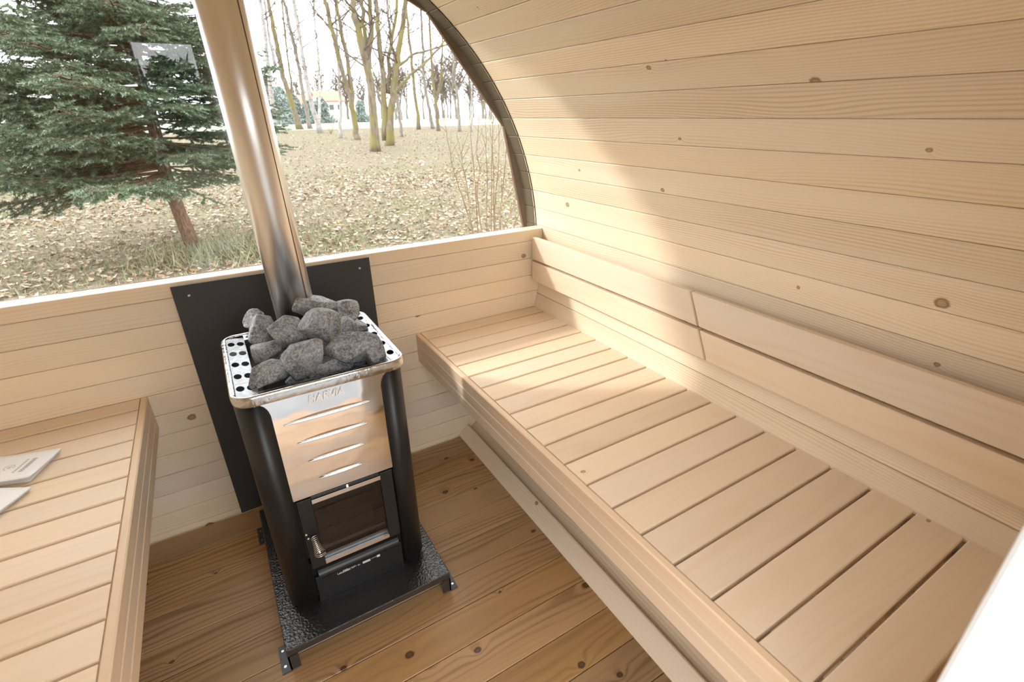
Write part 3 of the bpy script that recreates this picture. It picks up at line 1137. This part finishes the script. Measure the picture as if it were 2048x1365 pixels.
def scatter(n, seed, ymin, ymax):
    g = np.random.default_rng(seed)
    y = ymin + (ymax - ymin) * g.random(n) ** 1.5
    half_l, half_r = -.32 * (y + 1.8) - 1.2, .62 * (y + 1.8) + 1.5
    x = half_l + (half_r - half_l) * g.random(n)
    return g, x, y


def leaves(n, seed, y0, y1, size):
    g, x, y = scatter(n, seed, y0, y1)
    V, F = [], []
    for i in range(n):
        a = g.uniform(0, 6.28); L = size * g.uniform(.6, 1.4); w = L * g.uniform(.45, .7); cz = L * g.uniform(.05, .35)
        t1, t2 = g.normal(0, .25, 2)
        c, s = math.cos(a), math.sin(a)
        loc = [(-L / 2, 0, cz * .6), (0, -w / 2, cz * g.random()), (L / 2, 0, cz), (0, w / 2, cz * g.random()), (0, 0, .002)]
        b = len(V)
        for (u, v, z) in loc:
            V.append((x[i] + u * c - v * s, y[i] + u * s + v * c, GZ + .012 + max(0, z + u * t1 + v * t2)))
        F += [(b + 4, b, b + 1), (b + 4, b + 1, b + 2), (b + 4, b + 2, b + 3), (b + 4, b + 3, b)]
    return V, F


o = part('fallen_leaves', join(leaves(16000, 1, 2.2, 14, .075), leaves(12000, 2, 10, 62, .10)), 'dry_leaf')
tag(o, 'dry brown leaves strewn over the grass outside the window', 'leaves', kind='stuff')


def blades(n, seed, y0, y1, h, cx=None, cr=None):
    g, x, y = scatter(n, seed, y0, y1)
    if cx is not None:
        x = cx[0] + g.normal(0, cr, n); y = cx[1] + g.normal(0, cr, n)
    V = np.zeros((n, 3, 3)); a = g.uniform(0, 6.28, n); hh = h * g.uniform(.4, 1.5, n); w = .004 + .004 * g.random(n)
    ln = g.normal(0, .55, (n, 2)) * hh[:, None]
    V[:, 0] = np.stack([x - w * np.cos(a), y - w * np.sin(a), np.full(n, GZ)], 1)
    V[:, 1] = np.stack([x + w * np.cos(a), y + w * np.sin(a), np.full(n, GZ)], 1)
    V[:, 2] = np.stack([x + ln[:, 0], y + ln[:, 1], GZ + hh], 1)
    return V.reshape(-1, 3), np.arange(3 * n).reshape(-1, 3).tolist()


o = part('grass', join(blades(45000, 5, 2.2, 16, .05), blades(1000, 6, 3, 5, .17, (-.3, 6.1), .42), blades(500, 7, 3, 5, .16, (.3, 5.6), .4)), 'grass')
tag(o, 'thin green and straw coloured grass outside the window', 'grass', kind='stuff')

# ------------------------------------------------------------------ spruce beside the window
SB = at(392, 503, 6.3)
SB = np.array([SB[0], 6.3, GZ])
sp = empty('spruce_tree', SB, 'dense green spruce with a bare lower trunk left of the steel pipe', 'tree')
trk = [SB + [0, 0, -.05], SB + [-.06, 0, .5], SB + [-.09, 0, 1.0], SB + [-.05, .02, 2.0], SB + [.0, .05, 3.4], SB + [0, .05, 5.2]]
part('trunk', tube(trk, [.105, .085, .078, .065, .045, .012], 10), 'spruce_bark', sp, smooth=True)


def spruce_branch(seed):
    g = np.random.default_rng(seed)
    V, F = [], []
    wood_ = []

    def needles(p0, p1, dens=150):
        p0, p1 = np.array(p0), np.array(p1)
        d = p1 - p0
        L = np.linalg.norm(d)
        d = d / L
        n = max(int(L * dens * 4), 6)
        t_ = g.random(n)
        a = g.uniform(0, 6.28, n)
        ref = np.array([0, 0, 1.0]) if abs(d[2]) < .9 else np.array([1.0, 0, 0])
        u = np.cross(d, ref); u /= np.linalg.norm(u); w = np.cross(u, d)
        rad = np.cos(a)[:, None] * u + np.sin(a)[:, None] * w
        ln = g.uniform(.016, .028, n)[:, None]
        base = p0 + t_[:, None] * (p1 - p0)
        tip = base + ln * (.75 * rad + .62 * d)
        side = np.cross(rad, d) * .0034
        for b0, tp_, sd_ in zip(base, tip, side):
            k = len(V)
            V.extend((b0 - sd_, b0 + sd_, tp_))
            F.append((k, k + 1, k + 2))

    def curve(x):
        return np.array([x, 0, -.16 * x + .14 * x * x])
    pts = [curve(x) for x in np.linspace(0, 1, 9)]
    wood_.append(tube(pts, np.linspace(.013, .003, 9), 5))
    for a_, b_ in zip(pts[3:-1], pts[4:]):
        needles(a_, b_, 110)
    for i in range(22):
        x = .16 + .82 * (i / 21) ** .9
        s_ = 1 if i % 2 else -1
        L = (.42 * (1 - x) + .09) * g.uniform(.75, 1.2)
        ang = math.radians(g.uniform(38, 58))
        p0 = curve(x)
        dr_ = g.uniform(-.30, .06)
        d = np.array([math.cos(ang), s_ * math.sin(ang), dr_])
        p1 = p0 + d * L
        mid = (p0 + p1) / 2 + [0, 0, .015]
        wood_.append(tube([p0, mid, p1], [.004, .003, .0015], 3))
        needles(p0 + d * L * .15, mid, 120); needles(mid, p1, 150)
        ns = int(L / .065)
        for j in range(1, ns + 1):
            q = p0 + d * L * (j / (ns + .6))
            s2 = 1 if j % 2 else -1
            l2 = (.13 * (1 - j / (ns + 1)) + .05) * g.uniform(.7, 1.2)
            an2 = ang * s_ + s2 * math.radians(g.uniform(35, 55))
            d2 = np.array([math.cos(an2), math.sin(an2), g.uniform(-.45, .05)])
            needles(q, q + d2 * l2, 150)
    wv, wf = join(*wood_)
    n0 = len(V)
    me_ = bpy.data.meshes.new('branch')
    allv = V + [tuple(p) for p in wv]
    allf = F + [tuple(i + n0 for i in q) for q in wf]
    me_.from_pydata([tuple(p) for p in allv], [], allf)
    me_.materials.append(MAT['needle'])
    me_.materials.append(MAT['spruce_bark'])
    idx = [0] * len(F) + [1] * len(wf)
    me_.polygons.foreach_set('material_index', idx)
    me_.update()
    return me_


BR = [spruce_branch(100 + i) for i in range(6)]
g = np.random.default_rng(11)
z = 1.08
nb = 0
while z < 5.0:
    cnt = 10 if z < 3.8 else 6
    for k in range(cnt):
        az = g.uniform(0, 6.28) if z > 1.3 else math.radians(g.choice([150, 175, 200, 225, 120, 250, 20, -40]) + g.uniform(-14, 14))
        ln = (2.45 - .36 * z) * g.uniform(.8, 1.12)
        if math.cos(az) > .1: ln *= .80
        if z < 1.3 and math.cos(az) > .3: ln *= .7
        o = bpy.data.objects.new('branch', BR[nb % 6])
        COL.objects.link(o)
        o.parent = sp
        zt_ = z + g.uniform(-.07, .07)
        xo_ = np.interp(zt_, [0, .5, 1.0, 2.0, 3.4, 5.2], [0, -.06, -.09, -.05, 0, 0])
        o.location = (xo_, .02, zt_)
        o.rotation_euler = (g.uniform(-.25, .25), g.uniform(-.16, .08) - .05 * (z - 2), az)
        o.scale = (ln, ln * g.uniform(.8, 1.0), max(.8, ln * .8))
        nb += 1
    z += .135
# bare lower limbs
for az, zt_, L in ((172, .78, .8), (200, .74, .62), (10, .80, .62), (-25, .86, .5)):
    a = math.radians(az)
    p0 = np.array(SB) + [-.075, 0, zt_]
    d = np.array([math.cos(a), math.sin(a), .12])
    part('bare_limb', tube([p0, p0 + d * L * .5 + [0, 0, .0], p0 + d * L + [0, 0, .10 if L < .65 else .04]], [.02, .014, .006], 6), 'spruce_bark', sp, smooth=True)

# ------------------------------------------------------------------ bare trees
def grow_twigs(stems, seed, dens, lmax, up=.5, n_sub=6, rmin=.010):
    """joined mesh of thin branches on stems (list of (points, radii))"""
    g = np.random.default_rng(seed)
    out = []
    for pts, rad in stems:
        pts = np.array(pts, float)
        seg = np.linalg.norm(np.diff(pts, axis=0), axis=1)
        tot = seg.sum()
        cum = np.concatenate([[0], np.cumsum(seg)])
        n = int(tot * dens)
        for i in range(n):
            u = tot * (.22 + .78 * g.random())
            p = np.array([np.interp(u, cum, pts[:, k]) for k in range(3)])
            r0 = np.interp(u, cum, rad)
            az = g.uniform(0, 6.28)
            el = g.uniform(.15, .95) * up * 2
            d = np.array([math.cos(az) * math.cos(el), math.sin(az) * math.cos(el), math.sin(el)])
            L = lmax * g.uniform(.3, 1.0) * (1.1 - .6 * u / tot)
            P = [p]
            for s in range(4):
                d = d + g.normal(0, .16, 3) + [0, 0, .09]
                d /= np.linalg.norm(d)
                P.append(P[-1] + d * L / 4)
            rr = min(r0 * .45, .006 + .013 * L)
            out.append(tube(P, np.linspace(max(rr, rmin), rmin, 5), 4, False))
            for s in range(n_sub):
                q = g.uniform(.25, 1) * 4
                i0 = min(int(q), 3)
                b = P[i0] + (P[i0 + 1] - P[i0]) * (q - i0)
                d2 = (P[i0 + 1] - P[i0]) / np.linalg.norm(P[i0 + 1] - P[i0]) + g.normal(0, .55, 3)
                d2 /= np.linalg.norm(d2)
                l2 = L * g.uniform(.2, .5)
                d3 = d2 + g.normal(0, .25, 3)
                out.append(tube([b, b + d2 * l2 * .5, b + d2 * l2 * .5 + d3 * l2 * .5], [max(rr * .45, rmin), rmin * .9, rmin * .8], 3, False))
    return join(*out) if out else None


def ext(poly, top=0.0):
    """continue a pixel polyline upward beyond the frame"""
    (x0, y0), (x1, y1) = poly[-2], poly[-1]
    k = 260.0 / max(abs(y1 - y0), 1)
    return poly + [(x1 + (x1 - x0) * k * .8, y1 - 260.0)]


def tree(base, stems, mat, w_px, labl, name='bare_tree', group='bare trees outside the window', dens=3.4, lmax=3.2, seed=1, moss=None):
    """base pixel on the ground fixes the distance; stems are pixel polylines at that distance; first stem starts at the base"""
    d = np.array([(base[0] - W / 2) / FPX, -(base[1] - H / 2) / FPX, 1.0]) @ ROT
    P0 = CAM + d * (GZ - CAM[2]) / d[2]
    Y = P0[1]
    dist = np.linalg.norm(P0 - CAM)
    px = dist / FPX * .98
    e = empty(name, P0, labl, 'tree', group)
    S = []
    for i, (pl, w) in enumerate(stems):
        pl = ext(pl)
        pts = [at(x, y_, Y + (0.0 if i == 0 else .15 * i)) for x, y_ in pl]
        if i == 0: pts = [P0 + [0, 0, -.1]] + pts[1:]
        # finer polyline
        pts = np.array(pts)
        tt = np.linspace(0, len(pts) - 1, 4 * len(pts))
        pts = np.stack([np.interp(tt, range(len(pts)), pts[:, k]) for k in range(3)], 1)
        gg = np.random.default_rng(seed * 7 + i)
        pts[1:-1, :2] += gg.normal(0, .035, (len(pts) - 2, 2))
        rad = np.linspace(w * px / 2, w * px / 2 * .42, len(pts))
        if i == 0: rad[0] *= 1.35; rad[1] *= 1.12
        part('trunk' if i == 0 else 'limb', tube(pts, rad, 8), mat, e, smooth=True)
        S.append((pts, rad))
    tw = grow_twigs(S, seed, dens * .62, lmax * 1.35, n_sub=3, rmin=.00034 * dist)
    if tw: part('twigs', tw, 'twig_bark', e, kind='stuff')
    return e


def K(pts, o=(480, 0), s=.29297): return [(o[0] + a * s, o[1] + b * s) for a, b in pts]


tree(K([(925, 1035)])[0], [(K([(925, 1035), (905, 700), (880, 480), (790, 120), (765, 0)]), 17), (K([(880, 560), (895, 250), (890, 0)]), 11), (K([(872, 480), (850, 200), (835, 0)]), 9)],
     'mossy_bark', 17, 'large mossy tree nearest the window, forking above a thick trunk', seed=1, dens=3.6)
tree(K([(1020, 995)])[0], [(K([(1020, 995), (1030, 720), (1065, 500), (1085, 300), (1140, 0)]), 15), (K([(990, 960), (985, 600), (945, 250), (930, 50)]), 12),
                            (K([(1010, 640), (1015, 400), (1080, 0)]), 8), (K([(1060, 640), (1140, 540), (1250, 440), (1400, 290)]), 6), (K([(1060, 470), (1180, 370), (1300, 340)]), 5)],
     'mossy_bark', 15, 'many-stemmed tree with a long branch arching right, beside the large mossy tree', seed=2, dens=3.2)
tree(K([(800, 955)])[0], [(K([(800, 955), (785, 830), (745, 640), (690, 450), (600, 80), (580, 0)]), 11), (K([(775, 800), (755, 560), (700, 250), (650, 0)]), 9)],
     'mossy_bark', 11, 'mossy tree with two close stems left of the large mossy tree', seed=3)
tree(K([(410, 885)])[0], [(K([(410, 885), (345, 680), (290, 520), (230, 200), (190, 0)]), 10), (K([(350, 680), (350, 560), (320, 350)]), 4)],
     'mossy_bark', 10, 'leaning tree with a yellow-green mossy foot near the steel pipe', seed=4)
tree(K([(480, 880)])[0], [(K([(480, 880), (430, 640), (380, 350), (310, 50), (300, 0)]), 7)], 'grey_bark', 7,
     'slim grey tree between the leaning mossy tree and the birch', seed=5)
tree(K([(550, 910)])[0], [(K([(550, 910), (470, 640), (425, 380), (365, 0)]), 9)], 'birch_bark', 9,
     'white birch with a dark foot, leaning left', 'birch_tree', seed=6)
tree(K([(540, 850)])[0], [(K([(540, 850), (545, 600), (530, 330), (505, 120), (505, 0)]), 5)], 'birch_bark', 5,
     'thin straight birch just right of the leaning birch', 'birch_tree', seed=7, lmax=2)
tree(K([(245, 905)])[0], [(K([(245, 905), (210, 620), (180, 300), (135, 0)]), 8), (K([(240, 450), (200, 250), (165, 0)]), 5)], 'birch_bark', 8,
     'birch right beside the steel pipe', 'birch_tree', seed=8)
tree(K([(685, 945)])[0], [(K([(685, 945), (683, 700), (670, 480), (655, 100)]), 6)], 'birch_bark', 6,
     'slender white birch left of the two-stemmed mossy tree', 'birch_tree', seed=9, lmax=2.2)
tree(K([(1105, 935)])[0], [(K([(1105, 935), (1085, 800), (1070, 650), (1050, 400), (1000, 0)]), 6)], 'grey_bark', 6,
     'grey tree just behind the many-stemmed tree', seed=10)
tree(K([(1220, 885)])[0], [(K([(1220, 885), (1195, 640), (1165, 350), (1130, 0)]), 7)], 'mossy_bark', 7,
     'mossy tree standing alone before the pale field', seed=11)
tree(K([(1320, 880)])[0], [(K([(1320, 880), (1290, 730), (1255, 560), (1250, 300), (1230, 0)]), 7)], 'grey_bark', 7,
     'dark tree touching a twin to its right before the field', seed=12, dens=2.8)
tree(K([(1355, 895)])[0], [(K([(1355, 895), (1340, 730), (1310, 480), (1300, 300)]), 7), (K([(1335, 720), (1370, 560), (1380, 380)]), 5)], 'mossy_bark', 7,
     'forked mossy tree touching a twin to its left before the field', seed=13, dens=2.8)
tree(K([(1500, 900)])[0], [(K([(1500, 900), (1490, 700), (1460, 480), (1450, 250)]), 6)], 'grey_bark', 6,
     'grey tree next to the roof arch, left of the last thin tree', seed=14, dens=2.8)
tree(K([(1580, 905)])[0], [(K([(1580, 905), (1578, 700), (1585, 520)]), 5)], 'birch_bark', 5,
     'last thin pale tree before the roof arch', 'birch_tree', seed=15)

# thicket beyond the field: a few tree shapes, copied
protos = []
for i in range(3):
    g = np.random.default_rng(60 + i)
    S, hgt = [], 15
    pts = np.array([(g.normal(0, .05 * z_), g.normal(0, .05 * z_), z_) for z_ in np.linspace(0, hgt, 9)])
    S.append((pts, np.linspace(.32, .10, 9)))
    for j in range(3):
        b = pts[2 + j]
        d = np.array([g.normal(0, .35), g.normal(0, .35), 1])
        q = np.array([b + d * u * (hgt - b[2]) * .8 + [0, 0, 0] for u in np.linspace(0, 1, 5)])
        S.append((q, np.linspace(.2, .08, 5)))
    tr_ = join(*[tube(p_, r_, 6) for p_, r_ in S])
    tw_ = grow_twigs(S, 70 + i, 2.2, 4.2, n_sub=3, rmin=.062)
    protos.append((tr_, tw_))
pm = []
for (tr_, tw_) in protos:
    pair = []
    for nm, (v_, f_), mt in (('trunk', tr_, 'grey_bark'), ('twigs', tw_, 'twig_bark')):
        me_ = bpy.data.meshes.new(nm)
        me_.from_pydata(np.asarray(v_).tolist(), [], [list(map(int, q)) for q in f_])
        me_.materials.append(MAT[mt])
        pair.append(me_)
    pm.append(pair)
g = np.random.default_rng(5)
for i in range(42):
    px = g.uniform(790, 1010) if i < 28 else g.uniform(540, 800)
    Yd = g.uniform(125, 190) if i < 28 else g.uniform(185, 215)
    p = at(px, 226, Yd)
    e = empty('thicket_tree', (p[0], Yd, GZ), 'bare grey tree in the far thicket beyond the pale field', 'tree', 'far thicket trees')
    s = g.uniform(.75, 1.35)
    e.scale = (s, s, s)
    e.rotation_euler = (0, 0, g.uniform(0, 6.28))
    for nm, me_ in zip(('trunk', 'twigs'), pm[i % 3]):
        o = bpy.data.objects.new(nm, me_)
        COL.objects.link(o)
        o.parent = e
        if nm == 'twigs': o['kind'] = 'stuff'


# conifer clumps and houses beyond the field
def conifer(px, top_py, Yd, wid, labl, seed):
    g = np.random.default_rng(seed)
    p, q = at(px, 231, Yd), at(px, top_py, Yd)
    h = q[2] - GZ
    e = empty('far_conifer', (p[0], Yd, GZ), labl, 'tree', 'grey-green conifers beyond the field')
    n = 2600
    t_ = g.random(n) ** 1.3
    r_ = wid / 2 * (1 - t_ * .75) * np.sqrt(g.random(n)) * (1 + .25 * np.sin(9 * t_ + g.random()))
    a = g.uniform(0, 6.28, n)
    base = np.stack([p[0] + r_ * np.cos(a), Yd + r_ * np.sin(a), GZ + .2 + t_ * h], 1)
    sz = g.uniform(.25, .6, n)
    dv = g.normal(size=(n, 3)); dv /= np.linalg.norm(dv, axis=1)[:, None]
    dw = g.normal(size=(n, 3)); dw /= np.linalg.norm(dw, axis=1)[:, None]
    V = np.stack([base - dv * sz[:, None] * .5, base + dv * sz[:, None] * .5, base + dw * sz[:, None] * .9], 1).reshape(-1, 3)
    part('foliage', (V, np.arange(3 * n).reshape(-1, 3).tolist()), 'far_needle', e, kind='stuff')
    part('trunk', tube([(p[0], Yd, GZ), (p[0], Yd, GZ + h * .8)], [.25, .06], 6), 'grey_bark', e)


conifer(566, 176, 118, 6.5, 'grey-green conifer right beside the steel pipe, beyond the field', 1)
conifer(588, 190, 121, 6, 'low grey-green conifer behind the leaning mossy tree', 2)
conifer(645, 198, 124, 5.5, 'rounded grey-green conifer behind the birches', 3)
conifer(618, 205, 120, 4.5, 'small grey-green conifer between the two slim trunks', 4)
conifer(722, 205, 126, 4.0, 'pale conifer behind the two-stemmed mossy tree', 5)


def house(px0, px1, Yd, eave, ridge, labl, wallm='house_wall'):
    a, b = at(px0, 228, Yd), at(px1, 228, Yd)
    ze, zr = at(px0, eave, Yd)[2], at(px0, ridge, Yd)[2]
    x0, x1 = a[0], b[0]
    e = empty('house', ((x0 + x1) / 2, Yd, GZ), labl, 'house', 'houses beyond the field')
    dp = 8
    part('walls', box(x0, x1, Yd, Yd + dp, GZ, ze), wallm, e)
    ov = .5
    V = [(x0 - ov, Yd - ov, ze - .1), (x1 + ov, Yd - ov, ze - .1), (x1 + ov, Yd + dp / 2, zr), (x0 - ov, Yd + dp / 2, zr), (x0 - ov, Yd + dp + ov, ze - .1), (x1 + ov, Yd + dp + ov, ze - .1)]
    part('roof', (V, [(0, 1, 2, 3), (3, 2, 5, 4)]), 'house_roof', e, solid=.25)
    part('gable', ([(x0, Yd, ze), (x0, Yd + dp, ze), (x0, Yd + dp / 2, zr - .2), (x1, Yd, ze), (x1, Yd + dp, ze), (x1, Yd + dp / 2, zr - .2)], [(0, 1, 2), (3, 5, 4)]), wallm, e)
    n = 3
    for i in range(n):
        xc = x0 + (x1 - x0) * (i + .5) / n
        part('window', box(xc - .6, xc + .6, Yd - .06, Yd - .002, ze - 2.2, ze - .9), 'house_window', e)
    return e


house(640, 690, 150, 202, 182, 'pale house with a red roof beyond the field, behind the birches')
house(596, 622, 165, 210, 190, 'second red-roofed house, further left behind the conifers')

# behind the camera: a red house and evergreens whose image shows faintly in the pane
hb_ = empty('house', (-4.6, -30, GZ), 'red house behind the doorway, faintly mirrored in the pane', 'house', 'houses behind the camera')
part('walls', box(-7.5, -1.9, -36, -30, GZ, 2.6), 'house_red', hb_)
V = [(-7.9, -29.6, 2.5), (-1.5, -29.6, 2.5), (-1.5, -33, 4.0), (-7.9, -33, 4.0), (-7.9, -36.4, 2.5), (-1.5, -36.4, 2.5)]
part('roof', (V, [(0, 1, 2, 3), (3, 2, 5, 4)]), 'black_matt', hb_, solid=.2)
for i, (x_, h_) in enumerate(((-10.5, 5.2), (-.2, 4.2), (2.6, 4.6), (5.6, 4.0), (9.0, 5.0))):
    g = np.random.default_rng(300 + i)
    e = empty('evergreen_shrub', (x_, -33, GZ), 'dark evergreen behind the doorway, faintly mirrored in the pane', 'shrub', 'evergreens behind the camera')
    n = 2200
    t_ = g.random(n)
    r_ = 1.9 * (1 - .55 * t_ ** 2) * np.sqrt(g.random(n))
    a = g.uniform(0, 6.28, n)
    base = np.stack([x_ + r_ * np.cos(a), -33 + r_ * np.sin(a), GZ + .1 + t_ * h_], 1)
    dv = g.normal(size=(n, 3)) * .22
    dw = g.normal(size=(n, 3)) * .22
    V = np.stack([base, base + dv, base + dw], 1).reshape(-1, 3)
    part('foliage', (V, np.arange(3 * n).reshape(-1, 3).tolist()), 'needle', e, kind='stuff')

# ------------------------------------------------------------------ saplings and shrub outside the pane
def sapling(base, stems, labl, seed, y, w=.006, group='leafless shrubs outside'):
    b = at(base[0], base[1], y)
    e = empty('leafless_shrub', (b[0], y, GZ), labl, 'shrub', group)
    g = np.random.default_rng(seed)
    S = []
    for i, pl in enumerate(stems):
        yy = y + g.normal(0, .10)
        pts = [np.array([b[0] + (at(pl[0][0], pl[0][1], yy)[0] - b[0]) * .5, y + (yy - y) * .3, GZ])] + [at(p_[0], p_[1], yy) for p_ in pl]
        pts = np.array(pts)
        tt = np.linspace(0, len(pts) - 1, 4 * len(pts))
        pts = np.stack([np.interp(tt, range(len(pts)), pts[:, k]) for k in range(3)], 1)
        pts[1:-1] += g.normal(0, .002, (len(pts) - 2, 3))
        rad = np.linspace(w, w * .28, len(pts))
        part('stem', tube(pts, rad, 6), 'sapling_bark', e, smooth=True)
        S.append((pts, rad))
    out = []
    for pts, rad in S:
        for j in range(7):
            k = g.integers(len(pts) // 3, len(pts) - 1)
            d = (pts[k + 1] - pts[k]); d /= np.linalg.norm(d)
            d = d + g.normal(0, .45, 3); d /= np.linalg.norm(d)
            L = g.uniform(.08, .28)
            out.append(tube([pts[k], pts[k] + d * L * .5, pts[k] + d * L + [0, 0, .03 * L]], [.0022, .0016, .001], 4, False))
    part('twigs', join(*out), 'sapling_bark', e, kind='stuff')
    return e


def Q(pts): return [(860 + a * .2198, 180 + b * .2198) for a, b in pts]


sapling((1000, 470), [Q([(385, 1290), (345, 1130), (290, 965), (215, 740), (150, 400), (115, 180)]),
                      Q([(370, 1180), (340, 900), (290, 620), (240, 390)]),
                      Q([(435, 1280), (420, 980), (395, 700), (370, 400), (360, 150)]),
                      Q([(425, 950), (455, 720), (420, 560), (450, 220)]),
                      Q([(515, 1275), (518, 820), (510, 420), (505, 80)]),
                      Q([(555, 1270), (560, 800), (565, 500), (577, 170)]),
                      Q([(580, 1230), (580, 800), (565, 480), (530, 250)]),
                      Q([(585, 1100), (620, 760), (630, 450), (620, 240)]),
                      Q([(640, 1080), (670, 820), (690, 600), (700, 480)]),
                      Q([(580, 1240), (660, 1050), (740, 930), (775, 850)]),
                      Q([(670, 1260), (740, 1110), (800, 960)]),
                      Q([(765, 1250), (790, 1170), (825, 1080)])],
        'thin leafless shrub with upright stems just outside the window by the arch', 3, 2.1, .0062)
bpx = K([(620, 915)])[0]
d = np.array([(bpx[0] - W / 2) / FPX, -(bpx[1] - H / 2) / FPX, 1.0]) @ ROT
pS = CAM + d * (GZ - CAM[2]) / d[2]
sapling(bpx, [K([(615, 905), (600, 800)]), K([(620, 905), (625, 780)]), K([(628, 905), (650, 790)]), K([(622, 905), (640, 830)]), K([(612, 905), (585, 840)])],
        'small brown leafless shrub under the birches far outside', 4, float(pS[1]), .03)
